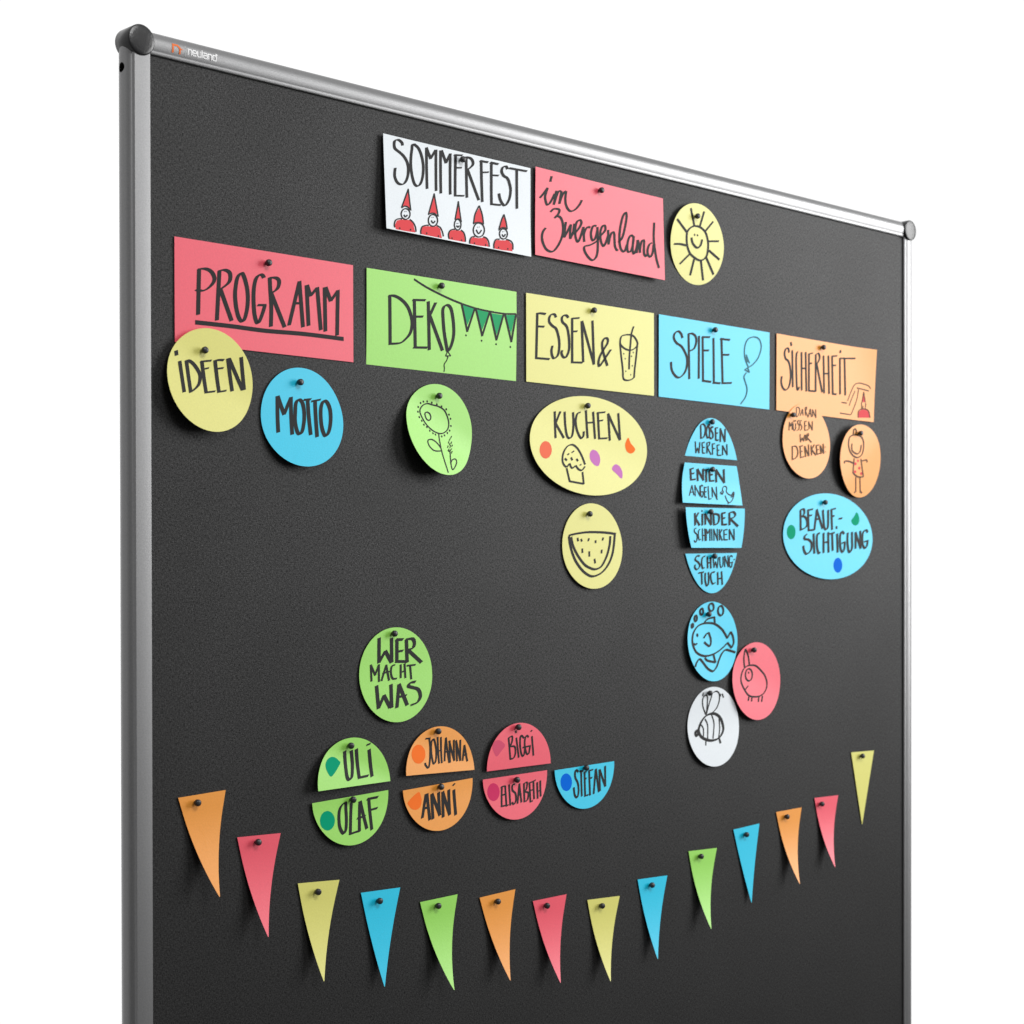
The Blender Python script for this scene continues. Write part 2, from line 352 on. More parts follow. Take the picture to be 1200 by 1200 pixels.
card('rectangular_card','card','white rectangular card with the word SOMMERFEST and five little red gnomes','rectangular cards pinned to the board','rect','white',102.5,47.5,(369.88,-70.10,-0.0032,0.00101,-0.3772,60,-45,2.8),[('curve','lettering','black',4.2,1.3,[-776,397,-778,420,-801,438,-839,445,-877,424,-885,383,-874,349,-824,326,-768,297,-723,247,-706,185,-715,105,-751,33,-801,0,-857,8,-888,53,-892,96,-880,155]),
 ('curve','lettering','black',4.2,1.3,[-617,437,-565,412,-528,354,-506,278,-502,206,-517,117,-549,49,-589,19,-627,33,-653,93,-668,178,-670,249,-661,330,-650,383,-641,431,-603,440]),
 ('line','lettering','black',4.2,1.3,[-454,432,-459,17]),
 ('line','lettering','black',4.2,1.3,[-454,432,-399,333,-329,432]),
 ('line','lettering','black',4.2,1.3,[-324,433,-335,16]),
 ('line','lettering','black',4.2,1.3,[-261,437,-270,1]),
 ('line','lettering','black',4.2,1.3,[-246,440,-189,326,-129,428]),
 ('line','lettering','black',4.2,1.3,[-129,428,-139,11]),
 ('line','lettering','black',4.2,1.3,[-55,433,-70,8]),
 ('line','lettering','black',4.2,1.3,[-75,426,39,442]),
 ('line','lettering','black',4.2,1.3,[-57,297,28,312]),
 ('line','lettering','black',4.2,1.3,[-80,5,56,25]),
 ('line','lettering','black',4.2,1.3,[93,415,96,16]),
 ('curve','lettering','black',4.2,1.3,[29,396,49,418,98,433,158,430,188,398,178,359,113,307]),
 ('line','lettering','black',4.2,1.3,[113,304,264,17]),
 ('line','lettering','black',4.2,1.3,[304,429,315,6]),
 ('line','lettering','black',4.2,1.3,[289,428,401,432]),
 ('line','lettering','black',4.2,1.3,[319,312,411,331]),
 ('line','lettering','black',4.2,1.3,[450,435,448,1]),
 ('line','lettering','black',4.2,1.3,[436,436,549,437]),
 ('line','lettering','black',4.2,1.3,[462,306,554,319]),
 ('line','lettering','black',4.2,1.3,[443,0,583,11]),
 ('curve','lettering','black',4.2,1.3,[684,407,668,431,642,430,611,410,598,370,627,330,684,309,715,254,729,188,709,95,656,23,615,24,574,74,559,131]),
 ('line','lettering','black',4.2,1.3,[710,423,967,433]),
 ('line','lettering','black',4.2,1.3,[819,426,822,14]),
 ('line','drawing','black',2.1,1.2,[-814,-232,-717,-33,-693,-242]),
 ('curve','drawing','black',2.1,1.2,[-817,-240,-778,-216,-735,-216,-698,-239]),
 ('loop','drawing','black',2.1,1.2,[-705,-283,-714,-312,-737,-335,-767,-347,-796,-344,-817,-328,-824,-302,-814,-273,-792,-250,-762,-238,-732,-241,-712,-257]),
 ('curve','drawing','black',2.1,1.2,[-917,-452,-920,-417,-899,-374,-851,-353,-813,-350]),
 ('curve','drawing','black',2.1,1.2,[-712,-338,-666,-364,-639,-403,-632,-452]),
 ('line','drawing','black',2.1,1.2,[-452,-244,-363,-22,-320,-245]),
 ('curve','drawing','black',2.1,1.2,[-458,-252,-413,-230,-368,-227,-325,-250]),
 ('loop','drawing','black',2.1,1.2,[-330,-291,-340,-322,-365,-348,-398,-361,-429,-357,-451,-339,-458,-310,-448,-279,-424,-253,-392,-240,-360,-243,-337,-262]),
 ('curve','drawing','black',2.1,1.2,[-566,-466,-568,-436,-547,-389,-497,-367,-453,-359]),
 ('curve','drawing','black',2.1,1.2,[-345,-344,-296,-359,-269,-398,-256,-444]),
 ('line','drawing','black',2.1,1.2,[-82,-241,-27,-48,3,-254]),
 ('curve','drawing','black',2.1,1.2,[-84,-249,-51,-233,-21,-232,4,-250]),
 ('loop','drawing','black',2.1,1.2,[-2,-285,-10,-314,-28,-337,-52,-348,-75,-344,-91,-326,-96,-299,-88,-270,-70,-247,-46,-236,-23,-240,-7,-258]),
 ('curve','drawing','black',2.1,1.2,[-178,-458,-185,-415,-163,-372,-122,-351,-87,-345]),
 ('curve','drawing','black',2.1,1.2,[-6,-341,33,-361,51,-403,54,-454]),
 ('curve','drawing','black',2.1,1.2,[-789,-303,-769,-322,-741,-297]),
 ('curve','drawing','black',2.1,1.2,[-419,-304,-393,-327,-364,-299]),
 ('curve','drawing','black',2.1,1.2,[-67,-303,-45,-318,-27,-296]),
 ('line','drawing','black',2.1,1.2,[-725,-56,-714,-54]),
 ('line','drawing','black',2.1,1.2,[-372,-49,-357,-46]),
 ('line','drawing','black',2.1,1.2,[-35,-71,-21,-69]),
 ('curve','drawing','black',2.1,1.2,[180,-242,207,-141,270,-43]),
 ('curve','drawing','black',2.1,1.2,[270,-43,310,-132,324,-228]),
 ('curve','drawing','black',2.1,1.2,[171,-251,223,-228,285,-222,326,-235]),
 ('loop','drawing','black',2.1,1.2,[334,-290,321,-329,290,-360,249,-376,209,-372,181,-349,172,-314,185,-276,215,-244,256,-228,296,-232,325,-254]),
 ('curve','drawing','black',2.1,1.2,[214,-304,248,-340,292,-296]),
 ('curve','drawing','black',2.1,1.2,[113,-466,116,-430,143,-393,195,-378]),
 ('curve','drawing','black',2.1,1.2,[314,-364,360,-372,390,-405,397,-457]),
 ('curve','drawing','black',2.1,1.2,[549,-250,589,-150,628,-80]),
 ('curve','drawing','black',2.1,1.2,[628,-80,657,-155,671,-228]),
 ('curve','drawing','black',2.1,1.2,[543,-262,586,-230,639,-222,670,-236]),
 ('loop','drawing','black',2.1,1.2,[672,-281,663,-310,640,-333,611,-345,582,-342,562,-325,555,-298,564,-270,586,-247,616,-235,644,-238,665,-255]),
 ('curve','drawing','black',2.1,1.2,[592,-297,616,-317,644,-287]),
 ('curve','drawing','black',2.1,1.2,[464,-466,467,-417,496,-367,554,-355]),
 ('curve','drawing','black',2.1,1.2,[650,-341,719,-350,749,-384,746,-438]),
 ('dots','drawing','black',1.8,1.3,[-851,-449,-706,-442,-487,-445,-326,-452,-137,-445,-2,-447]),
 ('dots','drawing','black',1.8,1.3,[181,-451,344,-446,534,-445,671,-441]),
 ('dots','drawing','black',0.9,0.7,[-778,-269,-758,-266,-408,-270,-388,-267,-61,-280,-45,-278]),
 ('dots','drawing','black',0.9,0.7,[236,-275,260,-269,601,-269,619,-266]),
 ('polygon','coloured_area','red',0.0,0.0,[-804,-223,-721,-55,-702,-225,-739,-209,-778,-212]),
 ('polygon','coloured_area','red',0.0,0.0,[-904,-466,-911,-422,-885,-376,-818,-355,-770,-354,-713,-342,-666,-371,-642,-461,-776,-466]),
 ('polygon','coloured_area','red',0.0,0.0,[-442,-231,-367,-44,-334,-225,-388,-219]),
 ('polygon','coloured_area','red',0.0,0.0,[-561,-466,-563,-420,-532,-383,-463,-369,-395,-366,-345,-351,-297,-373,-277,-466,-430,-466]),
 ('polygon','coloured_area','red',0.0,0.0,[-74,-233,-30,-74,-6,-237,-41,-228]),
 ('polygon','coloured_area','red',0.0,0.0,[-178,-462,-180,-407,-148,-366,-97,-354,-47,-354,-6,-344,33,-368,48,-459,-63,-460]),
 ('polygon','coloured_area','red',0.0,0.0,[187,-233,217,-139,267,-68,300,-134,318,-221,255,-222]),
 ('polygon','coloured_area','red',0.0,0.0,[119,-466,121,-422,164,-390,246,-389,329,-369,370,-393,387,-458,252,-466]),
 ('polygon','coloured_area','red',0.0,0.0,[557,-242,594,-157,624,-107,650,-156,655,-219,603,-220]),
 ('polygon','coloured_area','red',0.0,0.0,[469,-466,470,-416,506,-370,612,-358,687,-347,738,-385,740,-457,585,-466])])
pin(371.6,-30.9,2.5,'black push pin holding the white gnome card')
card('rectangular_card','card','pale red rectangular card with curly handwriting, beside the white gnome card','rectangular cards pinned to the board','rect','red',102.5,47.5,(582.65,-68.69,-0.0151,0.00085,0.4726,60,-45,2.3),[('curve','lettering','black',4.0,1.7,[-959,148,-895,214,-840,279]),
 ('curve','lettering','black',4.0,1.7,[-840,279,-876,190,-875,144,-848,93,-797,129,-732,233]),
 ('line','lettering','black',4.0,1.7,[-785,409,-800,355]),
 ('line','lettering','black',4.0,1.7,[-709,264,-744,115]),
 ('curve','lettering','black',4.0,1.7,[-744,115,-706,209,-674,266,-634,277]),
 ('line','lettering','black',4.0,1.7,[-630,273,-659,138]),
 ('curve','lettering','black',4.0,1.7,[-659,138,-620,228,-581,277,-555,291]),
 ('curve','lettering','black',4.0,1.7,[-555,291,-567,214,-560,150,-526,99,-480,83,-413,113,-346,176,-309,234]),
 ('curve','lettering','black',4.0,1.7,[-795,23,-750,62,-691,74,-658,64,-678,18,-736,-33]),
 ('curve','lettering','black',4.0,1.7,[-736,-33,-677,-5,-632,-21,-605,-82,-606,-176,-647,-275,-720,-370,-785,-408,-862,-391,-912,-325,-924,-262,-905,-203,-866,-160]),
 ('curve','lettering','black',4.0,1.7,[-559,-47,-573,-124,-587,-224]),
 ('curve','lettering','black',4.0,1.7,[-587,-224,-534,-146,-480,-62]),
 ('curve','lettering','black',4.0,1.7,[-480,-62,-494,-149,-495,-225]),
 ('curve','lettering','black',4.0,1.7,[-495,-225,-448,-142,-424,-44]),
 ('curve','lettering','black',4.0,1.7,[-424,-44,-441,-122,-435,-168]),
 ('curve','lettering','black',4.0,1.7,[-428,-158,-361,-91,-318,-27,-333,8,-387,-19,-414,-99,-409,-193,-377,-240,-336,-182,-301,-100,-281,-59]),
 ('line','lettering','black',4.0,1.7,[-287,-65,-277,-220]),
 ('curve','lettering','black',4.0,1.7,[-282,-145,-254,-84,-213,-49,-180,-53]),
 ('curve','lettering','black',4.0,1.7,[-78,-18,-132,-27,-167,-99,-162,-165,-136,-189,-95,-145,-66,-64]),
 ('curve','lettering','black',4.0,1.7,[-65,-26,-64,-121,-63,-217,-73,-314,-102,-376,-157,-412,-223,-383,-274,-324,-272,-276,-178,-243,-69,-179,1,-92]),
 ('curve','lettering','black',4.0,1.7,[1,-102,57,-45,58,3,17,-3,-19,-76,-15,-171,24,-228,66,-178,103,-96]),
 ('line','lettering','black',4.0,1.7,[105,-38,107,-192]),
 ('curve','lettering','black',4.0,1.7,[107,-192,137,-100,166,-53,200,-52,205,-119,209,-196,235,-240,262,-236]),
 ('curve','lettering','black',4.0,1.7,[266,-150,332,-84,382,45,409,155,399,210,351,162,307,42,286,-75,289,-171,310,-225,350,-243,379,-214,405,-154]),
 ('curve','lettering','black',4.0,1.7,[513,-48,472,-38,430,-93,410,-169,419,-233,466,-218,497,-157,518,-72]),
 ('curve','lettering','black',4.0,1.7,[521,-39,504,-123,496,-206,512,-244,548,-198,574,-129]),
 ('line','lettering','black',4.0,1.7,[582,-79,561,-224]),
 ('line','lettering','black',4.0,1.7,[588,-78,618,-212]),
 ('curve','lettering','black',4.0,1.7,[612,-213,627,-137,652,-76,688,-67,685,-137,683,-211,711,-244,742,-211]),
 ('curve','lettering','black',4.0,1.7,[824,-71,775,-99,743,-169,753,-225,794,-236,832,-173,847,-89]),
 ('curve','lettering','black',4.0,1.7,[866,170,854,36,854,-55,869,-151,889,-247,927,-349])])
pin(579.7,-30.0,2.0,'black push pin holding the pale red card with curly handwriting')
card('round_card','card','yellow round card with a smiling sun drawn on it, near the top rail','round cards pinned to the board','oval','yellow',47.5,47.5,(746.58,-67.23,0.0000,-0.00292,-0.1758,30,-20,4.8),[('loop','drawing','black',3.9,1.9,[-192,117,-124,180,-35,207,56,197,134,154,174,76,187,2,172,-109,114,-166,40,-184,-51,-162,-130,-123,-182,-47,-200,33]),
 ('line','drawing','black',3.9,1.9,[-130,396,-70,209]),
 ('line','drawing','black',3.9,1.9,[108,394,30,211]),
 ('line','drawing','black',3.9,1.9,[271,300,131,170]),
 ('line','drawing','black',3.9,1.9,[376,84,194,59]),
 ('line','drawing','black',3.9,1.9,[396,-129,206,-50]),
 ('line','drawing','black',3.9,1.9,[308,-314,162,-135]),
 ('line','drawing','black',3.9,1.9,[131,-402,71,-184]),
 ('line','drawing','black',3.9,1.9,[-100,-372,-49,-183]),
 ('line','drawing','black',3.9,1.9,[-291,-267,-135,-136]),
 ('curve','drawing','black',3.9,1.9,[-417,-55,-313,-41,-201,-43]),
 ('line','drawing','black',3.9,1.9,[-371,236,-211,118]),
 ('curve','drawing','black',3.9,1.9,[-117,61,-91,-2,-12,-45,49,-8,75,66]),
 ('dots','drawing','black',2.4,1.6,[-62,100,-10,102])])
pin(741.4,-35.6,4.5,'black push pin holding the yellow sun card')
card('rectangular_card','card','red rectangular card with the thickly underlined word PROGRAMM','rectangular cards pinned to the board','rect','red',102.5,47.5,(128.46,-204.91,0.0008,0.00005,0.0000,200,-30,1.1),[('line','lettering','black',4.9,1.4,[-764,210,-776,-199]),
 ('curve','lettering','black',4.9,1.4,[-782,207,-701,225,-632,207,-597,152,-617,98,-679,42,-741,18,-798,25]),
 ('line','lettering','black',4.9,1.4,[-542,221,-572,-229]),
 ('curve','lettering','black',4.9,1.4,[-558,219,-483,241,-428,219,-424,160,-452,117,-523,63]),
 ('line','lettering','black',4.9,1.4,[-531,56,-411,-216]),
 ('loop','lettering','black',4.9,1.4,[-297,235,-341,190,-361,109,-370,22,-358,-89,-331,-178,-295,-214,-263,-184,-235,-88,-226,19,-238,117,-269,205]),
 ('curve','lettering','black',4.9,1.4,[-43,220,-59,244,-92,244,-133,202,-157,113,-162,0,-154,-119,-135,-190,-114,-211,-86,-172,-53,-95,-32,-33]),
 ('line','lettering','black',4.9,1.4,[-114,-42,-24,-32]),
 ('curve','lettering','black',4.9,1.4,[24,234,30,121,41,-44,35,-229]),
 ('curve','lettering','black',4.9,1.4,[14,227,88,239,129,220,129,173,104,130,46,90]),
 ('line','lettering','black',4.9,1.4,[46,77,193,-213]),
 ('line','lettering','black',4.9,1.4,[371,236,248,-190]),
 ('line','lettering','black',4.9,1.4,[371,236,411,-190]),
 ('line','lettering','black',4.9,1.4,[311,23,370,29]),
 ('line','lettering','black',4.9,1.4,[456,209,478,-170]),
 ('line','lettering','black',4.9,1.4,[464,210,502,115,584,203]),
 ('line','lettering','black',4.9,1.4,[584,203,625,-196]),
 ('line','lettering','black',4.9,1.4,[674,214,681,-204]),
 ('line','lettering','black',4.9,1.4,[687,216,747,95,835,202]),
 ('line','lettering','black',4.9,1.4,[835,205,824,-228]),
 ('curve','lettering','black',0.0,4.0,[-808,-275,-423,-270,-38,-273,431,-258,904,-259])])
pin(126.9,-168.7,0.8,'black push pin holding the red underlined card')
card('rectangular_card','card','green rectangular card reading DEKO with a drawn green bunting','rectangular cards pinned to the board','rect','green',102.5,47.5,(350.49,-205.06,0.0016,-0.00037,0.0000,200,-30,1.3),[('line','lettering','black',4.6,1.6,[-731,232,-724,-249]),
 ('curve','lettering','black',4.6,1.6,[-750,230,-676,239,-583,213,-499,151,-452,64,-437,-14,-460,-109,-525,-180,-599,-226,-738,-246]),
 ('line','lettering','black',4.6,1.6,[-409,226,-394,-253]),
 ('line','lettering','black',4.6,1.6,[-428,225,-262,241]),
 ('line','lettering','black',4.6,1.6,[-385,62,-295,71]),
 ('line','lettering','black',4.6,1.6,[-416,-252,-235,-237]),
 ('line','lettering','black',4.6,1.6,[-222,229,-206,-254]),
 ('line','lettering','black',4.6,1.6,[-123,229,-204,90]),
 ('line','lettering','black',4.6,1.6,[-200,90,-28,-244]),
 ('loop','lettering','black',4.6,1.6,[28,224,-21,182,-21,80,-5,-57,25,-185,48,-245,89,-193,122,-95,126,8,106,137,77,207]),
 ('curve','drawing','black',1.7,2.3,[-413,437,-261,380,-89,331,87,289,235,261]),
 ('curve','drawing','black',0.9,1.9,[235,261,434,235,637,224,843,222,1016,238]),
 ('line','drawing','black',3.0,1.6,[235,261,315,-17,419,230]),
 ('line','drawing','black',3.0,1.6,[434,232,526,-41,632,216]),
 ('line','drawing','black',3.0,1.6,[642,213,731,-66,833,211]),
 ('line','drawing','black',3.0,1.6,[854,213,949,-63,1016,234]),
 ('line','drawing','black',1.4,1.0,[45,-248,17,-298]),
 ('line','drawing','black',1.4,1.0,[17,-298,85,-292]),
 ('line','drawing','black',1.4,1.0,[85,-292,50,-252]),
 ('curve','drawing','black',1.4,1.0,[49,-306,32,-344,-1,-387,4,-427,-3,-464]),
 ('line','drawing','black',1.4,1.0,[31,-297,51,-310]),
 ('dots','drawing','black',2.1,1.6,[297,-60,517,-94,726,-111,934,-121]),
 ('polygon','coloured_area','green',0.0,0.0,[246,249,416,227,316,49]),
 ('polygon','coloured_area','green',0.0,0.0,[444,223,624,213,526,19]),
 ('polygon','coloured_area','green',0.0,0.0,[653,208,830,205,732,-9]),
 ('polygon','coloured_area','green',0.0,0.0,[862,210,1002,225,945,19])])
pin(343.1,-164.2,1.0,'black push pin holding the green rectangular bunting card')
card('rectangular_card','card','yellow rectangular card reading ESSEN with a drinking glass drawn on it','rectangular cards pinned to the board','rect','yellow',102.5,47.5,(569.69,-204.11,0.0018,-0.00003,0.0000,200,-30,1.5),[('line','lettering','black',4.2,1.5,[-859,274,-877,-210]),
 ('curve','lettering','black',4.2,1.5,[-875,264,-822,278,-730,278]),
 ('line','lettering','black',4.2,1.5,[-849,133,-757,139]),
 ('line','lettering','black',4.2,1.5,[-882,-211,-677,-204]),
 ('curve','lettering','black',4.2,1.5,[-574,258,-593,287,-637,286,-675,251,-676,197,-627,160,-572,134,-534,49,-523,-43,-545,-146,-606,-190,-638,-154,-644,-101,-627,-53]),
 ('curve','lettering','black',4.2,1.5,[-383,274,-406,295,-450,294,-483,263,-472,218,-417,185,-389,133,-371,34,-373,-76,-418,-158,-462,-162,-490,-125,-479,-89]),
 ('line','lettering','black',4.2,1.5,[-322,273,-323,-208]),
 ('line','lettering','black',4.2,1.5,[-333,271,-210,291]),
 ('line','lettering','black',4.2,1.5,[-311,132,-244,141]),
 ('line','lettering','black',4.2,1.5,[-335,-209,-160,-197]),
 ('line','lettering','black',4.2,1.5,[-171,257,-149,-188]),
 ('line','lettering','black',4.2,1.5,[-165,258,22,-197]),
 ('line','lettering','black',4.2,1.5,[0,279,24,-197]),
 ('curve','lettering','black',4.2,1.5,[241,-198,195,-102,160,-10,160,61,201,109,247,101,241,53,183,-16,125,-93,96,-167,108,-213,148,-178,218,-100,299,-9]),
 ('loop','drawing','black',3.3,1.3,[452,97,476,156,547,179,630,187,690,169,738,117,738,76,678,30,606,11,523,24,464,58]),
 ('curve','drawing','black',3.3,1.3,[450,81,464,-38,493,-204,499,-308]),
 ('curve','drawing','black',3.3,1.3,[499,-308,522,-330,582,-333,641,-317,683,-293]),
 ('curve','drawing','black',3.3,1.3,[740,92,720,-55,695,-195,683,-297]),
 ('curve','drawing','black',3.3,1.3,[679,289,642,204,624,81,606,-65,600,-207]),
 ('dots','drawing','black',1.8,1.2,[511,-38,535,-92,642,-54,672,-9,654,-162,546,-232,627,-265])])
pin(568.6,-164.9,1.2,'black push pin holding the yellow rectangle with the drinking glass')
card('rectangular_card','card','blue rectangular card reading SPIELE with a balloon drawn on it','rectangular cards pinned to the board','rect','blue',102.5,47.5,(783.32,-204.26,-0.0014,-0.00012,0.0000,200,-30,1.5),[('curve','lettering','black',4.3,1.7,[-614,241,-633,284,-684,313,-747,285,-766,230,-722,176,-633,143,-570,83,-531,11,-537,-89,-581,-168,-669,-225,-745,-207,-802,-146,-815,-56]),
 ('line','lettering','black',4.3,1.7,[-504,298,-489,-223]),
 ('curve','lettering','black',4.3,1.7,[-519,296,-442,312,-378,285,-365,220,-404,140,-480,104]),
 ('line','lettering','black',4.3,1.7,[-316,292,-318,-204]),
 ('line','lettering','black',4.3,1.7,[-249,290,-240,-231]),
 ('line','lettering','black',4.3,1.7,[-262,289,-118,302]),
 ('line','lettering','black',4.3,1.7,[-235,133,-138,142]),
 ('line','lettering','black',4.3,1.7,[-247,-227,-96,-227]),
 ('line','lettering','black',4.3,1.7,[-50,293,-40,-235]),
 ('line','lettering','black',4.3,1.7,[-57,-234,75,-230]),
 ('line','lettering','black',4.3,1.7,[99,304,122,-226]),
 ('line','lettering','black',4.3,1.7,[80,302,253,306]),
 ('line','lettering','black',4.3,1.7,[126,115,240,126]),
 ('line','lettering','black',4.3,1.7,[108,-227,289,-208]),
 ('curve','drawing','teal',2.8,1.5,[607,13,540,124,540,249,595,344,705,387,816,373,860,280,805,149,706,57,607,6]),
 ('line','drawing','teal',2.8,1.5,[569,155,628,63]),
 ('line','drawing','teal',2.8,1.5,[556,126,591,74]),
 ('line','drawing','teal',2.8,1.5,[607,6,541,-27]),
 ('line','drawing','teal',2.8,1.5,[541,-27,629,-50]),
 ('line','drawing','teal',2.8,1.5,[629,-50,596,5]),
 ('curve','drawing','teal',2.8,1.5,[574,-59,526,-112,553,-178,587,-259,555,-358,464,-450])])
pin(777.1,-165.1,1.2,'black push pin holding the blue rectangle with the balloon')
card('rectangular_card','card','orange rectangular card reading SICHERHEIT with its right corner curling up','rectangular cards pinned to the board','rect','orange',102.5,47.5,(1002.30,-204.82,-0.0063,0.00286,1.9494,200,45,1.5),[('curve','lettering','black',4.0,1.4,[-776,262,-790,309,-834,309,-866,252,-847,183,-790,154,-753,77,-741,-37,-773,-156,-838,-210,-903,-185,-932,-116,-922,-45]),
 ('line','lettering','black',4.0,1.4,[-711,295,-697,-158]),
 ('line','lettering','black',4.0,1.4,[-740,394,-728,355]),
 ('curve','lettering','black',4.0,1.4,[-587,289,-616,277,-630,205,-625,27,-614,-151,-592,-189,-563,-146]),
 ('line','lettering','black',4.0,1.4,[-521,291,-515,-183]),
 ('line','lettering','black',4.0,1.4,[-436,300,-418,-188]),
 ('line','lettering','black',4.0,1.4,[-513,91,-424,99]),
 ('line','lettering','black',4.0,1.4,[-366,289,-364,-183]),
 ('line','lettering','black',4.0,1.4,[-374,284,-285,306]),
 ('line','lettering','black',4.0,1.4,[-366,168,-306,173]),
 ('line','lettering','black',4.0,1.4,[-364,-179,-222,-173]),
 ('line','lettering','black',4.0,1.4,[-225,289,-225,-176]),
 ('curve','lettering','black',4.0,1.4,[-232,289,-165,313,-142,261,-165,214,-209,173]),
 ('line','lettering','black',4.0,1.4,[-202,170,-87,-169]),
 ('line','lettering','black',4.0,1.4,[-60,292,-45,-179]),
 ('line','lettering','black',4.0,1.4,[43,302,61,-179]),
 ('line','lettering','black',4.0,1.4,[-40,67,55,76]),
 ('line','lettering','black',4.0,1.4,[122,305,140,-177]),
 ('line','lettering','black',4.0,1.4,[115,305,229,321]),
 ('line','lettering','black',4.0,1.4,[138,188,207,197]),
 ('line','lettering','black',4.0,1.4,[140,-177,217,-175]),
 ('line','lettering','black',4.0,1.4,[291,295,297,-164]),
 ('line','lettering','black',4.0,1.4,[301,397,301,369]),
 ('line','lettering','black',4.0,1.4,[391,304,410,-168]),
 ('line','lettering','black',4.0,1.4,[291,295,614,325]),
 ('curve','drawing','brown',2.0,1.2,[459,-242,523,-137,605,-25,694,10,816,6,902,-12,941,-45]),
 ('curve','drawing','brown',2.0,1.2,[660,-54,714,-58,819,-66,905,-76]),
 ('curve','drawing','brown',2.0,1.2,[496,-300,552,-202,625,-96]),
 ('curve','drawing','brown',2.0,1.2,[696,-68,663,-204,590,-337,534,-414]),
 ('line','drawing','brown',2.0,1.2,[333,-269,445,-271]),
 ('line','drawing','brown',2.0,1.2,[297,-410,525,-415]),
 ('line','drawing','brown',2.0,1.2,[773,-234,805,-98,843,-229]),
 ('line','drawing','brown',2.0,1.2,[764,-240,766,-318]),
 ('line','drawing','brown',2.0,1.2,[852,-239,842,-313]),
 ('line','drawing','brown',2.0,1.2,[792,-283,793,-316]),
 ('curve','drawing','brown',2.0,1.2,[695,-441,698,-362,757,-325,864,-319,918,-346,947,-423]),
 ('polygon','coloured_area','red',0.0,0.0,[777,-231,806,-126,834,-227]),
 ('polygon','coloured_area','red',0.0,0.0,[697,-441,705,-362,766,-329,864,-325,918,-352,943,-423])])
pin(991.4,-165.3,1.2,'black push pin holding the orange rectangular card')
card('round_card','card','yellow round card reading IDEEN, overlapping the red underlined card','round cards pinned to the board','oval','yellow',47.5,47.5,(60.89,-284.58,0.0000,0.00470,-0.4381,30,-20,4.8),[('line','lettering','black',4.4,1.3,[-363,235,-360,198]),
 ('line','lettering','black',4.4,1.3,[-329,143,-304,-132]),
 ('line','lettering','black',4.4,1.3,[-255,154,-231,-129]),
 ('curve','lettering','black',4.4,1.3,[-273,149,-231,160,-177,131,-124,65,-114,11,-138,-54,-196,-106,-236,-129]),
 ('line','lettering','black',4.4,1.3,[-87,166,-58,-118]),
 ('line','lettering','black',4.4,1.3,[-101,163,16,183]),
 ('line','lettering','black',4.4,1.3,[-66,98,-14,113]),
 ('line','lettering','black',4.4,1.3,[-68,-119,45,-97]),
 ('line','lettering','black',4.4,1.3,[58,183,89,-101]),
 ('curve','lettering','black',4.4,1.3,[39,178,86,194,156,200]),
 ('line','lettering','black',4.4,1.3,[85,115,147,127]),
 ('line','lettering','black',4.4,1.3,[74,-102,172,-80]),
 ('line','lettering','black',4.4,1.3,[199,216,240,-76]),
 ('line','lettering','black',4.4,1.3,[213,217,358,-55]),
 ('line','lettering','black',4.4,1.3,[346,241,377,-53])])
pin(53.4,-258.2,4.5,'black push pin holding the yellow round card reading IDEEN')
card('round_card','card','blue round card reading MOTTO, bottom lifting off the board','round cards pinned to the board','oval','blue',47.5,47.5,(167.57,-310.89,0.0000,0.00489,0.4179,30,-20,1.5),[('line','lettering','black',4.8,1.5,[-285,180,-285,-157]),
 ('line','lettering','black',4.8,1.5,[-281,180,-209,17,-127,182]),
 ('line','lettering','black',4.8,1.5,[-127,182,-129,-169]),
 ('loop','lettering','black',4.8,1.5,[-35,169,-69,132,-80,43,-86,-53,-69,-141,-43,-164,-11,-131,18,-33,24,64,6,144]),
 ('line','lettering','black',4.8,1.5,[70,173,82,-161]),
 ('line','lettering','black',4.8,1.5,[24,170,108,183]),
 ('line','lettering','black',4.8,1.5,[158,169,154,-177]),
 ('line','lettering','black',4.8,1.5,[116,163,222,188]),
 ('loop','lettering','black',4.8,1.5,[260,177,227,119,215,21,218,-83,240,-155,264,-161,302,-107,329,0,330,98,301,166])])
pin(162.9,-277.6,1.2,'black push pin holding the blue round card reading MOTTO')
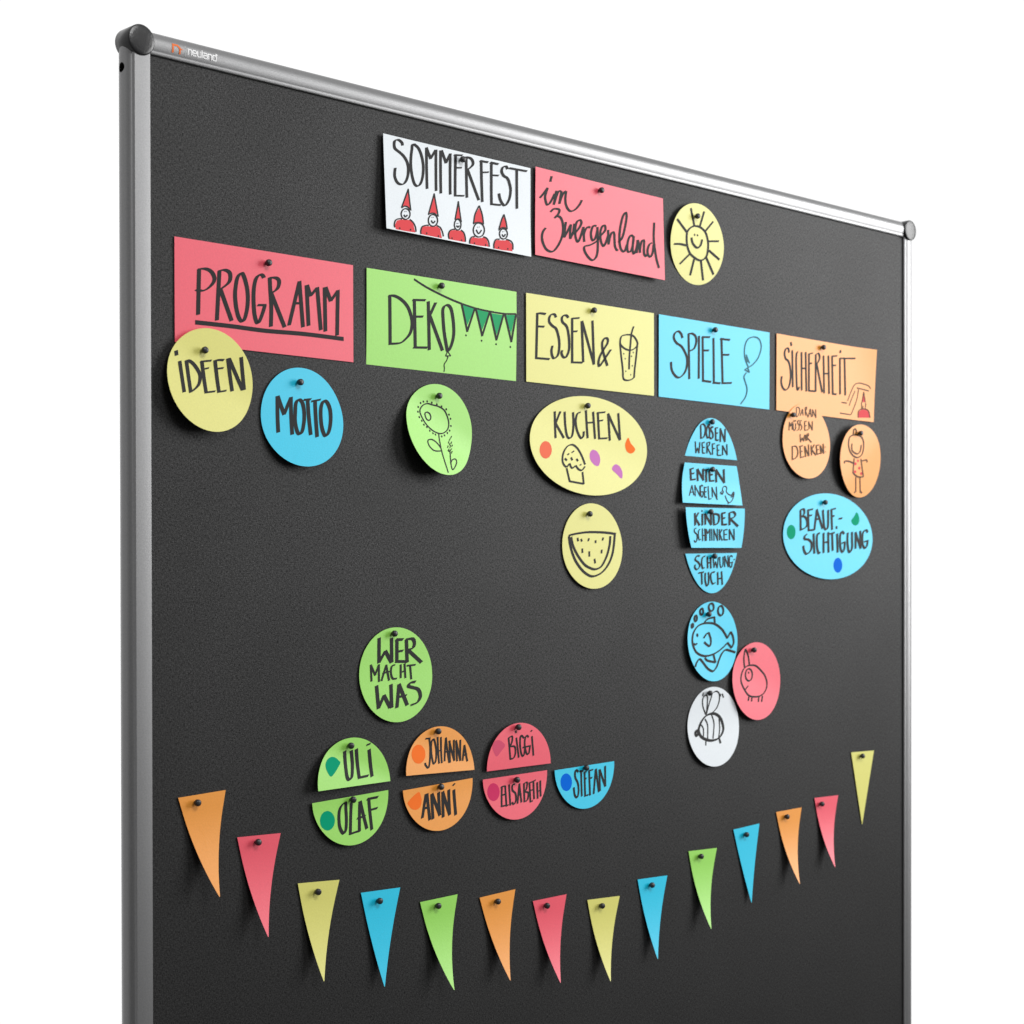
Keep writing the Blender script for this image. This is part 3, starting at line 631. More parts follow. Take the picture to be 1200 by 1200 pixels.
card('round_card','card','green round card with a flower drawn on it, below the green bunting card','round cards pinned to the board','oval','green',47.5,47.5,(340.50,-312.40,0.0000,0.00984,-0.4884,30,-20,1.5),[('loop','drawing','black',2.0,1.2,[-140,266,-206,241,-250,185,-232,122,-177,45,-96,-10,-6,-33,67,-21,129,20,151,78,136,142,94,211,19,246,-77,259]),
 ('loop','drawing','black',2.0,1.2,[-181,159,-151,177,-114,164,-101,125,-128,94,-166,107]),
 ('curve','drawing','black',2.0,1.2,[-13,-40,-17,-124,-14,-241,24,-451]),
 ('curve','drawing','black',2.0,1.2,[-18,-191,-69,-137,-134,-109,-199,-123,-201,-173,-153,-219,-96,-229,-20,-220]),
 ('line','drawing','black',2.0,1.2,[120,-204,93,-341]),
 ('curve','drawing','black',2.0,1.2,[93,-341,128,-305,181,-292,191,-325,150,-379,104,-412,93,-383,95,-332]),
 ('dots','drawing','black',2.2,1.5,[-232,265,-193,282,-142,288,-79,280,-10,266,54,251,118,227,155,174,176,133,180,59,157,10,121,-19,74,-47,29,-61,-64,-50,-100,-39,-142,-16,-178,19,-217,41,-240,81,-269,116,-280,171,-268,222]),
 ('line','drawing','black',1.3,0.9,[178,-48,164,-67]),
 ('line','drawing','black',1.3,0.9,[153,-76,138,-96]),
 ('line','drawing','black',1.3,0.9,[127,-107,117,-125]),
 ('line','drawing','black',1.3,0.9,[168,-108,154,-130]),
 ('line','drawing','black',1.3,0.9,[103,-155,91,-177]),
 ('line','drawing','black',1.3,0.9,[145,-147,126,-174]),
 ('line','drawing','black',1.3,0.9,[176,-141,159,-159]),
 ('line','drawing','black',1.3,0.9,[106,-189,95,-215]),
 ('line','drawing','black',1.3,0.9,[151,-181,126,-204]),
 ('line','drawing','black',1.3,0.9,[153,-210,134,-233]),
 ('line','drawing','black',1.3,0.9,[128,-128,138,-148]),
 ('line','drawing','black',1.3,0.9,[88,-207,103,-218])])
pin(339.3,-277.2,1.2,'black push pin holding the green round flower card')
card('oval_card','card','yellow oval card reading KUCHEN with a muffin and coloured dots','oval cards pinned to the board','oval','yellow',95.0,55.0,(565.07,-315.32,-0.0026,0.00231,-0.3194,30,-20,1.5),[('line','lettering','black',3.9,1.4,[-551,340,-549,56]),
 ('line','lettering','black',3.9,1.4,[-465,347,-540,215]),
 ('line','lettering','black',3.9,1.4,[-540,215,-420,65]),
 ('curve','lettering','black',3.9,1.4,[-398,352,-387,189,-364,87,-325,66,-282,102,-259,216,-265,357]),
 ('curve','lettering','black',3.9,1.4,[-143,365,-197,343,-224,266,-205,163,-147,78,-105,104,-96,157]),
 ('line','lettering','black',3.9,1.4,[-62,386,-36,89]),
 ('line','lettering','black',3.9,1.4,[54,380,84,88]),
 ('line','lettering','black',3.9,1.4,[-48,254,68,267]),
 ('line','lettering','black',3.9,1.4,[130,381,151,92]),
 ('line','lettering','black',3.9,1.4,[116,375,248,394]),
 ('line','lettering','black',3.9,1.4,[137,286,213,301]),
 ('line','lettering','black',3.9,1.4,[151,92,283,105]),
 ('line','lettering','black',3.9,1.4,[297,378,325,84]),
 ('line','lettering','black',3.9,1.4,[297,378,487,103]),
 ('line','lettering','black',3.9,1.4,[465,395,494,99]),
 ('curve','drawing','black',3.3,1.4,[-95,-213,-138,-125,-201,-44,-281,-4,-365,-26,-431,-95,-457,-181,-434,-236,-394,-258]),
 ('curve','drawing','black',3.3,1.4,[-394,-258,-344,-213]),
 ('curve','drawing','black',3.3,1.4,[-344,-213,-326,-249,-299,-262,-249,-231]),
 ('curve','drawing','black',3.3,1.4,[-249,-231,-203,-271,-149,-277,-97,-232]),
 ('line','drawing','black',3.3,1.4,[-395,-272,-357,-411]),
 ('line','drawing','black',3.3,1.4,[-357,-411,-131,-428]),
 ('line','drawing','black',3.3,1.4,[-131,-428,-143,-301]),
 ('line','drawing','black',3.3,1.4,[-371,-120,-346,-105]),
 ('line','drawing','black',3.3,1.4,[-301,-92,-265,-71]),
 ('line','drawing','black',3.3,1.4,[-415,-165,-389,-182]),
 ('line','drawing','black',3.3,1.4,[-316,-150,-300,-172]),
 ('line','drawing','black',3.3,1.4,[-226,-159,-211,-177]),
 ('line','drawing','black',3.3,1.4,[-179,-222,-158,-216]),
 ('round','sticker_dot','coral',0.0,0.0,[-617,-80,-633,-128,-671,-165,-720,-181,-766,-171,-799,-138,-808,-92,-792,-43,-755,-7,-707,9,-660,0,-627,-33]),
 ('polygon','sticker_dot','purple',0.0,0.0,[56,-38,111,-54,151,-99,158,-156,136,-205,93,-219,32,-192,-7,-146,-10,-89,20,-50]),
 ('polygon','sticker_dot','purple',0.0,0.0,[348,-242,379,-197,423,-180,480,-201,520,-252,523,-310,499,-340,430,-295]),
 ('polygon','sticker_dot','orange',0.0,0.0,[636,132,672,76,744,17,729,-22,672,-45,607,-25,579,41,600,101])])
pin(558.6,-271.3,1.2,'black push pin holding the yellow oval muffin card')
card('round_card','card','yellow round card with a slice of melon drawn on it','round cards pinned to the board','oval','yellow',47.5,47.5,(569.15,-426.31,0.0000,0.00188,0.4549,30,-20,1.5),[('curve','drawing','black',3.9,1.9,[-377,106,-338,118,-192,141,-34,155,206,155,378,143]),
 ('curve','drawing','black',3.9,1.9,[-372,102,-350,-7,-287,-147,-193,-256,-97,-318,-9,-337,116,-301,222,-220,296,-115,336,5,360,142]),
 ('curve','drawing','black',3.9,1.9,[-338,95,-306,-6,-231,-115,-135,-208,-49,-246,29,-258,120,-229,192,-149,242,-60,275,36,285,117]),
 ('line','drawing','black',3.0,1.7,[-235,82,-229,54]),
 ('line','drawing','black',3.0,1.7,[-179,71,-171,52]),
 ('line','drawing','black',3.0,1.7,[-57,81,-67,58]),
 ('line','drawing','black',3.0,1.7,[49,60,49,40]),
 ('line','drawing','black',3.0,1.7,[170,94,160,70]),
 ('line','drawing','black',3.0,1.7,[-164,-35,-163,-74]),
 ('line','drawing','black',3.0,1.7,[-56,-65,-56,-112]),
 ('line','drawing','black',3.0,1.7,[143,-42,137,-74]),
 ('line','drawing','black',3.0,1.7,[23,-147,30,-186])])
pin(561.0,-390.7,1.2,'black push pin holding the yellow round melon card')
card('round_card','card','orange round card with four lines of small writing, overlapping the orange rectangle','round cards pinned to the board','oval','orange',47.5,47.5,(958.19,-286.50,0.0000,0.00262,0.5491,30,-20,2.5),[('line','lettering','brown',2.2,1.0,[-196,409,-200,291]),
 ('curve','lettering','brown',2.2,1.0,[-200,408,-156,412,-130,387,-139,338,-191,286]),
 ('line','lettering','brown',2.2,1.0,[-73,396,-117,313]),
 ('line','lettering','brown',2.2,1.0,[-68,396,-60,322]),
 ('line','lettering','brown',2.2,1.0,[-104,346,-60,349]),
 ('line','lettering','brown',2.2,1.0,[-15,416,-11,320]),
 ('curve','lettering','brown',2.2,1.0,[-24,416,11,429,11,402,-11,379]),
 ('line','lettering','brown',2.2,1.0,[-11,379,47,302]),
 ('line','lettering','brown',2.2,1.0,[82,407,55,319]),
 ('line','lettering','brown',2.2,1.0,[91,408,113,312]),
 ('line','lettering','brown',2.2,1.0,[69,352,104,349]),
 ('line','lettering','brown',2.2,1.0,[136,406,140,319]),
 ('line','lettering','brown',2.2,1.0,[140,401,207,308]),
 ('line','lettering','brown',2.2,1.0,[203,410,207,308]),
 ('line','lettering','brown',2.2,1.0,[-339,217,-348,116]),
 ('line','lettering','brown',2.2,1.0,[-339,212,-313,166,-283,221]),
 ('line','lettering','brown',2.2,1.0,[-283,221,-283,125]),
 ('curve','lettering','brown',2.2,1.0,[-261,206,-261,142,-239,117,-213,145,-213,210]),
 ('curve','lettering','brown',2.2,1.0,[-130,247,-165,245,-169,212,-139,188,-148,139,-191,120]),
 ('curve','lettering','brown',2.2,1.0,[-86,250,-117,243,-121,210,-86,180,-95,142,-130,124]),
 ('line','lettering','brown',2.2,1.0,[-29,243,-25,131]),
 ('line','lettering','brown',2.2,1.0,[-29,243,11,249]),
 ('line','lettering','brown',2.2,1.0,[-24,190,11,195]),
 ('line','lettering','brown',2.2,1.0,[-25,131,45,146]),
 ('line','lettering','brown',2.2,1.0,[55,249,63,158]),
 ('line','lettering','brown',2.2,1.0,[55,244,128,145]),
 ('line','lettering','brown',2.2,1.0,[131,254,128,145]),
 ('line','lettering','brown',2.2,1.0,[-122,76,-117,-20]),
 ('line','lettering','brown',2.2,1.0,[-117,-20,-80,36,-56,-6,-27,77]),
 ('line','lettering','brown',2.2,1.0,[-10,72,-13,2]),
 ('line','lettering','brown',2.2,1.0,[17,85,17,9]),
 ('curve','lettering','brown',2.2,1.0,[12,79,43,97,46,70,15,47]),
 ('line','lettering','brown',2.2,1.0,[15,47,101,-11]),
 ('line','lettering','brown',2.4,1.2,[-283,-85,-292,-252]),
 ('curve','lettering','brown',2.4,1.2,[-299,-90,-205,-81,-178,-158,-213,-219,-292,-252]),
 ('line','lettering','brown',2.4,1.2,[-127,-76,-127,-215]),
 ('line','lettering','brown',2.4,1.2,[-142,-77,-73,-64]),
 ('line','lettering','brown',2.4,1.2,[-131,-146,-84,-133]),
 ('line','lettering','brown',2.4,1.2,[-128,-219,-59,-201]),
 ('line','lettering','brown',2.4,1.2,[-39,-72,-28,-200]),
 ('line','lettering','brown',2.4,1.2,[-33,-71,28,-187]),
 ('line','lettering','brown',2.4,1.2,[40,-47,35,-187]),
 ('line','lettering','brown',2.4,1.2,[92,-55,91,-174]),
 ('line','lettering','brown',2.4,1.2,[155,-41,97,-104]),
 ('line','lettering','brown',2.4,1.2,[97,-104,175,-170]),
 ('line','lettering','brown',2.4,1.2,[195,-49,198,-159]),
 ('line','lettering','brown',2.4,1.2,[186,-50,249,-36]),
 ('line','lettering','brown',2.4,1.2,[197,-103,235,-97]),
 ('line','lettering','brown',2.4,1.2,[198,-159,255,-146]),
 ('line','lettering','brown',2.4,1.2,[273,-45,281,-145]),
 ('line','lettering','brown',2.4,1.2,[273,-45,326,-132]),
 ('line','lettering','brown',2.4,1.2,[335,-21,334,-142]),
 ('dots','lettering','brown',1.5,0.9,[373,-58,374,-118]),
 ('dots','lettering','brown',2.2,1.4,[-248,233,-219,240])])
pin(927.3,-255.6,2.2,'black push pin holding the orange round card with four lines of writing')
card('round_card','card','orange round card with a drawn girl in a spotted dress','round cards pinned to the board','oval','orange',47.5,47.5,(1070.50,-306.30,0.0000,-0.00391,0.6921,30,-20,8.3),[('loop','drawing','brown',3.1,1.5,[-250,308,-292,244,-285,153,-222,74,-107,39,-5,78,35,155,33,255,-24,318,-124,333]),
 ('curve','drawing','brown',3.1,1.5,[-222,215,-222,132,-166,98,-94,89,-37,126,-17,210]),
 ('curve','drawing','brown',3.1,1.5,[-194,333,-180,400,-138,402,-124,362,-152,335,-95,339,-81,364]),
 ('curve','drawing','brown',3.1,1.5,[-172,27,-182,-73,-189,-164]),
 ('curve','drawing','brown',3.1,1.5,[-189,-164,-67,-209,76,-202]),
 ('curve','drawing','brown',3.1,1.5,[76,-202,28,-96,-17,27]),
 ('curve','drawing','brown',3.1,1.5,[-183,-40,-278,-20,-376,-21,-383,-50]),
 ('curve','drawing','brown',3.1,1.5,[-7,-2,77,15,124,18,144,-11]),
 ('line','drawing','brown',3.1,1.5,[-113,-219,-87,-401]),
 ('line','drawing','brown',3.1,1.5,[-11,-214,25,-405]),
 ('line','drawing','brown',3.1,1.5,[-87,-401,-124,-415]),
 ('line','drawing','brown',3.1,1.5,[24,-397,66,-412]),
 ('round','coloured_area','red',0.0,0.0,[-109,-40,-117,-55,-138,-62,-159,-57,-169,-43,-161,-29,-140,-22,-119,-27]),
 ('round','coloured_area','red',0.0,0.0,[-12,-94,-19,-108,-41,-115,-63,-110,-74,-97,-66,-82,-45,-75,-23,-80]),
 ('round','coloured_area','red',0.0,0.0,[-107,-144,-115,-158,-136,-165,-158,-160,-168,-147,-161,-132,-140,-126,-118,-130]),
 ('round','coloured_area','red',0.0,0.0,[42,-162,36,-176,17,-183,-4,-178,-15,-165,-8,-150,11,-143,32,-148]),
 ('round','coloured_area','red',0.0,0.0,[-58,0,-64,-12,-81,-18,-98,-14,-106,-3,-100,9,-83,15,-66,11])])
pin(1062.8,-270.8,8.0,'black push pin holding the orange round card with the girl')
card('oval_card','card','blue oval card with two lines of writing, two green dots and a blue dot','oval cards pinned to the board','oval','blue',95.0,55.0,(1008.04,-405.78,-0.0086,0.00079,0.2252,30,-20,1.5),[('line','lettering','black',4.9,1.7,[-602,307,-596,61]),
 ('curve','lettering','black',4.9,1.7,[-610,311,-537,327,-521,283,-551,246,-595,231]),
 ('curve','lettering','black',4.9,1.7,[-595,231,-506,230,-461,168,-483,105,-601,60]),
 ('line','lettering','black',4.9,1.7,[-445,322,-431,62]),
 ('line','lettering','black',4.9,1.7,[-455,317,-344,335]),
 ('line','lettering','black',4.9,1.7,[-435,246,-366,258]),
 ('line','lettering','black',4.9,1.7,[-439,63,-312,74]),
 ('line','lettering','black',4.9,1.7,[-262,330,-312,74]),
 ('line','lettering','black',4.9,1.7,[-262,330,-140,98]),
 ('line','lettering','black',4.9,1.7,[-291,206,-193,219]),
 ('curve','lettering','black',4.9,1.7,[-134,335,-118,199,-102,109,-65,87,-27,120,-20,221,-21,339]),
 ('line','lettering','black',4.9,1.7,[48,342,64,92]),
 ('line','lettering','black',4.9,1.7,[33,342,139,364]),
 ('line','lettering','black',4.9,1.7,[56,260,110,267]),
 ('line','lettering','black',4.9,1.7,[210,234,279,243]),
 ('curve','lettering','black',4.9,1.7,[-461,16,-512,-13,-512,-49,-431,-56,-373,-99,-389,-190,-479,-237,-529,-193,-543,-135]),
 ('line','lettering','black',4.9,1.7,[-327,20,-316,-224]),
 ('curve','lettering','black',4.9,1.7,[-193,33,-245,22,-261,-41,-255,-150,-227,-222,-182,-202]),
 ('line','lettering','black',4.9,1.7,[-118,36,-122,-210]),
 ('line','lettering','black',4.9,1.7,[-19,48,-17,-203]),
 ('line','lettering','black',4.9,1.7,[-112,-83,-14,-71]),
 ('line','lettering','black',4.9,1.7,[64,32,72,-178]),
 ('line','lettering','black',4.9,1.7,[3,30,117,52]),
 ('line','lettering','black',4.9,1.7,[171,36,178,-198]),
 ('curve','lettering','black',4.9,1.7,[324,40,278,71,239,29,230,-64,243,-155,280,-196,320,-153,337,-70]),
 ('line','lettering','black',4.9,1.7,[268,-81,345,-60]),
 ('curve','lettering','black',4.9,1.7,[402,61,392,-59,412,-169,443,-192,491,-130,493,-28,495,74]),
 ('line','lettering','black',4.9,1.7,[573,67,568,-138]),
 ('line','lettering','black',4.9,1.7,[573,67,678,-135]),
 ('line','lettering','black',4.9,1.7,[676,89,678,-135]),
 ('curve','lettering','black',4.9,1.7,[841,75,810,107,746,82,721,6,727,-87,773,-132,821,-94,839,-28]),
 ('line','lettering','black',4.9,1.7,[759,-49,847,-27]),
 ('dots','lettering','black',4.0,2.4,[159,120]),
 ('round','sticker_dot','green',0.0,0.0,[-699,34,-711,-12,-744,-46,-789,-59,-833,-49,-866,-17,-878,28,-866,73,-834,107,-790,121,-745,110,-712,78]),
 ('polygon','sticker_dot','green',0.0,0.0,[599,332,646,292,662,228,630,180,575,160,512,176,481,221,536,270]),
 ('round','sticker_dot','blue',0.0,0.0,[275,-364,261,-413,225,-449,178,-462,131,-450,97,-416,86,-368,99,-320,135,-284,182,-270,229,-282,263,-316])])
pin(995.5,-362.5,1.2,'black push pin holding the blue oval card with coloured dots')
card('oval_card_strip','card','blue domed strip reading DOSEN WERFEN, topmost of the cut oval','strips of a cut blue oval card','strip','blue',95.0,47.5,(775.86,-293.69,-0.0057,-0.00203,-0.2242,15,-10,1.3),[('line','lettering','black',3.5,1.3,[-210,131,-201,-17]),
 ('curve','lettering','black',3.5,1.3,[-215,137,-168,154,-126,123,-130,49,-155,0,-201,-17]),
 ('loop','lettering','black',3.5,1.3,[-85,133,-105,64,-93,11,-67,-4,-47,27,-48,102,-69,137]),
 ('curve','lettering','black',3.5,1.3,[20,127,-11,131,-22,97,10,58,16,11,-14,-11,-41,7]),
 ('line','lettering','black',3.5,1.3,[62,123,70,-19]),
 ('line','lettering','black',3.5,1.3,[57,122,105,129]),
 ('line','lettering','black',3.5,1.3,[63,62,105,65]),
 ('line','lettering','black',3.5,1.3,[70,-19,117,-20]),
 ('line','lettering','black',3.5,1.3,[152,122,154,-34]),
 ('line','lettering','black',3.5,1.3,[152,122,239,-29]),
 ('line','lettering','black',3.5,1.3,[243,122,239,-29]),
 ('line','lettering','black',2.4,1.2,[-301,-63,-286,-193]),
 ('line','lettering','black',2.4,1.2,[-286,-193,-258,-135,-230,-193]),
 ('line','lettering','black',2.4,1.2,[-230,-193,-219,-65]),
 ('line','lettering','black',2.4,1.2,[-178,-69,-163,-189]),
 ('line','lettering','black',2.4,1.2,[-183,-69,-132,-59]),
 ('line','lettering','black',2.4,1.2,[-171,-122,-130,-120]),
 ('line','lettering','black',2.4,1.2,[-163,-189,-122,-187]),
 ('line','lettering','black',2.4,1.2,[-90,-63,-86,-185]),
 ('curve','lettering','black',2.4,1.2,[-90,-63,-44,-54,-48,-88,-83,-117]),
 ('line','lettering','black',2.4,1.2,[-83,-117,-12,-197]),
 ('line','lettering','black',2.4,1.2,[9,-71,19,-192]),
 ('line','lettering','black',2.4,1.2,[4,-71,55,-64]),
 ('line','lettering','black',2.4,1.2,[16,-124,53,-122]),
 ('line','lettering','black',2.4,1.2,[98,-79,108,-197]),
 ('line','lettering','black',2.4,1.2,[98,-79,140,-73]),
 ('line','lettering','black',2.4,1.2,[106,-139,137,-137]),
 ('line','lettering','black',2.4,1.2,[108,-199,176,-195]),
 ('line','lettering','black',2.4,1.2,[198,-79,202,-188]),
 ('line','lettering','black',2.4,1.2,[198,-79,287,-183]),
 ('line','lettering','black',2.4,1.2,[277,-60,287,-183]),
 ('dots','lettering','black',2.4,1.2,[-74,150,-43,153])])
pin(771.7,-275.0,1.0,'black push pin holding the topmost strip of the cut blue oval')
card('oval_card_strip','card','blue strip with a small duck drawn at its right end','strips of a cut blue oval card','strip','blue',47.5,0.0,(771.90,-349.12,0.0036,0.00765,-0.0185,15,-10,3.3),[('line','lettering','black',4.2,1.4,[-378,168,-371,38]),
 ('line','lettering','black',4.2,1.4,[-394,161,-322,177]),
 ('line','lettering','black',4.2,1.4,[-373,108,-312,118]),
 ('line','lettering','black',4.2,1.4,[-376,38,-288,48]),
 ('line','lettering','black',4.2,1.4,[-255,167,-248,33]),
 ('line','lettering','black',4.2,1.4,[-250,167,-143,44]),
 ('line','lettering','black',4.2,1.4,[-151,175,-148,44]),
 ('line','lettering','black',4.2,1.4,[-94,167,-92,26]),
 ('line','lettering','black',4.2,1.4,[-141,162,-47,176]),
 ('line','lettering','black',4.2,1.4,[-37,160,-29,38]),
 ('line','lettering','black',4.2,1.4,[-42,156,26,173]),
 ('line','lettering','black',4.2,1.4,[-27,110,26,115]),
 ('line','lettering','black',4.2,1.4,[-29,38,50,45]),
 ('line','lettering','black',4.2,1.4,[89,175,92,30]),
 ('line','lettering','black',4.2,1.4,[89,175,240,29]),
 ('line','lettering','black',4.2,1.4,[232,185,240,29]),
 ('line','lettering','black',2.2,1.1,[-361,-26,-425,-149]),
 ('line','lettering','black',2.2,1.1,[-361,-26,-341,-140]),
 ('line','lettering','black',2.2,1.1,[-404,-112,-346,-103]),
 ('line','lettering','black',2.2,1.1,[-305,-30,-317,-152]),
 ('line','lettering','black',2.2,1.1,[-310,-24,-229,-149]),
 ('line','lettering','black',2.2,1.1,[-217,-27,-229,-149]),
 ('curve','lettering','black',2.2,1.1,[-161,-31,-190,-19,-212,-67,-212,-142,-194,-162,-169,-127,-169,-93]),
 ('line','lettering','black',2.2,1.1,[-201,-97,-159,-96]),
 ('line','lettering','black',2.2,1.1,[-136,-44,-147,-160]),
 ('line','lettering','black',2.2,1.1,[-141,-41,-100,-43]),
 ('line','lettering','black',2.2,1.1,[-138,-95,-107,-94]),
 ('line','lettering','black',2.2,1.1,[-147,-160,-111,-159]),
 ('line','lettering','black',2.2,1.1,[-66,-28,-73,-185]),
 ('line','lettering','black',2.2,1.1,[-73,-185,-29,-173]),
 ('line','lettering','black',2.2,1.1,[5,-45,-5,-155]),
 ('line','lettering','black',2.2,1.1,[1,-39,81,-180]),
 ('line','lettering','black',2.2,1.1,[86,-29,76,-173]),
 ('curve','drawing','black',2.2,1.1,[186,-114,211,-86,194,-59,220,-24,263,-15,281,-42,266,-77,304,-110,357,-115,400,-79,406,-113,357,-184,299,-214,261,-181,237,-126]),
 ('line','drawing','black',2.2,1.1,[151,-95,191,-114]),
 ('line','drawing','black',2.2,1.1,[151,-95,191,-76]),
 ('line','drawing','black',2.2,1.1,[159,-115,199,-93]),
 ('line','drawing','black',2.2,1.1,[290,-207,276,-228]),
 ('line','drawing','black',2.2,1.1,[357,-115,347,-143]),
 ('line','drawing','black',2.2,1.1,[391,-100,374,-142])])
pin(769.9,-331.6,3.0,'black push pin holding the blue strip with the duck')
card('oval_card_strip','card','blue strip reading KINDER SCHMINKEN, standing off the board at its left','strips of a cut blue oval card','strip','blue',0.0,-47.5,(776.79,-400.91,0.0178,0.00340,-0.5891,15,-10,6.3),[('line','lettering','black',4.3,1.4,[-387,167,-391,29]),
 ('line','lettering','black',4.3,1.4,[-320,176,-378,108]),
 ('line','lettering','black',4.3,1.4,[-378,108,-311,29]),
 ('line','lettering','black',4.3,1.4,[-248,160,-257,30]),
 ('line','lettering','black',4.3,1.4,[-195,161,-199,39]),
 ('line','lettering','black',4.3,1.4,[-202,165,-89,36]),
 ('line','lettering','black',4.3,1.4,[-90,163,-89,36]),
 ('line','lettering','black',4.3,1.4,[-44,167,-35,36]),
 ('curve','lettering','black',4.3,1.4,[-44,167,48,156,60,105,33,54,-35,36]),
 ('line','lettering','black',4.3,1.4,[114,174,119,38]),
 ('line','lettering','black',4.3,1.4,[108,174,181,183]),
 ('line','lettering','black',4.3,1.4,[113,114,173,119]),
 ('line','lettering','black',4.3,1.4,[119,40,205,43]),
 ('line','lettering','black',4.3,1.4,[254,180,256,39]),
 ('curve','lettering','black',4.3,1.4,[248,180,328,194,368,160,327,125,260,112]),
 ('line','lettering','black',4.3,1.4,[267,112,413,23]),
 ('dots','lettering','black',2.5,1.6,[-253,198]),
 ('curve','lettering','black',2.4,1.1,[-373,-5,-407,-18,-410,-51,-366,-84,-370,-143,-399,-172,-424,-151]),
 ('curve','lettering','black',2.4,1.1,[-301,-17,-329,-34,-339,-84,-330,-143,-296,-134]),
 ('line','lettering','black',2.4,1.1,[-260,-12,-264,-155]),
 ('line','lettering','black',2.4,1.1,[-213,-12,-217,-155]),
 ('line','lettering','black',2.4,1.1,[-259,-92,-219,-92]),
 ('line','lettering','black',2.4,1.1,[-187,-16,-194,-151]),
 ('line','lettering','black',2.4,1.1,[-187,-24,-157,-66,-119,-15]),
 ('line','lettering','black',2.4,1.1,[-119,-15,-126,-150]),
 ('line','lettering','black',2.4,1.1,[-85,-15,-88,-150]),
 ('line','lettering','black',2.4,1.1,[-45,-14,-48,-150]),
 ('line','lettering','black',2.4,1.1,[-45,-19,20,-150]),
 ('line','lettering','black',2.4,1.1,[23,-14,20,-150]),
 ('line','lettering','black',2.4,1.1,[63,-18,59,-145]),
 ('line','lettering','black',2.4,1.1,[110,-17,67,-73]),
 ('line','lettering','black',2.4,1.1,[67,-73,109,-149]),
 ('line','lettering','black',2.4,1.1,[150,-26,144,-141]),
 ('line','lettering','black',2.4,1.1,[150,-26,211,-17]),
 ('line','lettering','black',2.4,1.1,[148,-81,202,-76]),
 ('line','lettering','black',2.4,1.1,[144,-142,213,-140]),
 ('line','lettering','black',2.4,1.1,[251,-16,251,-140]),
 ('line','lettering','black',2.4,1.1,[251,-16,335,-144]),
 ('line','lettering','black',2.4,1.1,[338,-12,338,-140])])
pin(763.9,-382.2,6.0,'black push pin holding the blue strip below the duck strip')
card('oval_card_strip','card','blue bowl shaped strip reading SCHWUNG TUCH, lowest of the cut oval','strips of a cut blue oval card','strip','blue',-47.5,-95.0,(775.37,-454.91,0.0245,-0.00014,0.0000,15,-10,1.5),[('curve','lettering','black',3.5,1.3,[-219,207,-271,208,-304,166,-247,132,-222,89,-275,48,-313,74,-305,107]),
 ('curve','lettering','black',3.5,1.3,[-115,206,-167,190,-188,131,-171,63,-131,71]),
 ('line','lettering','black',3.5,1.3,[-82,197,-79,62]),
 ('line','lettering','black',3.5,1.3,[-24,188,-20,61]),
 ('line','lettering','black',3.5,1.3,[-78,121,-19,129]),
 ('line','lettering','black',3.5,1.3,[-191,9,-188,-126]),
 ('line','lettering','black',3.5,1.3,[-250,6,-152,17]),
 ('curve','lettering','black',3.5,1.3,[-126,8,-128,-81,-104,-145,-71,-124,-62,-48,-67,15]),
 ('curve','lettering','black',3.5,1.3,[51,13,-15,2,-23,-66,8,-126,61,-110]),
 ('line','lettering','black',3.5,1.3,[104,8,107,-136]),
 ('line','lettering','black',3.5,1.3,[177,16,187,-138]),
 ('line','lettering','black',3.5,1.3,[108,-68,182,-61]),
 ('line','lettering','black',2.4,1.1,[28,171,39,69]),
 ('line','lettering','black',2.4,1.1,[39,69,67,136,98,64]),
 ('line','lettering','black',2.4,1.1,[98,64,121,187]),
 ('curve','lettering','black',2.4,1.1,[148,195,152,101,171,67,206,101,208,194]),
 ('line','lettering','black',2.4,1.1,[241,203,238,74]),
 ('line','lettering','black',2.4,1.1,[241,198,305,73]),
 ('line','lettering','black',2.4,1.1,[302,206,305,73]),
 ('curve','lettering','black',2.4,1.1,[389,193,349,206,327,159,332,82,365,68,380,124]),
 ('line','lettering','black',2.4,1.1,[340,120,394,128]),
 ('line','lettering','black',2.4,1.1,[408,158,428,159])])
pin(776.1,-434.6,1.2,'black push pin holding the lowest strip of the cut blue oval')
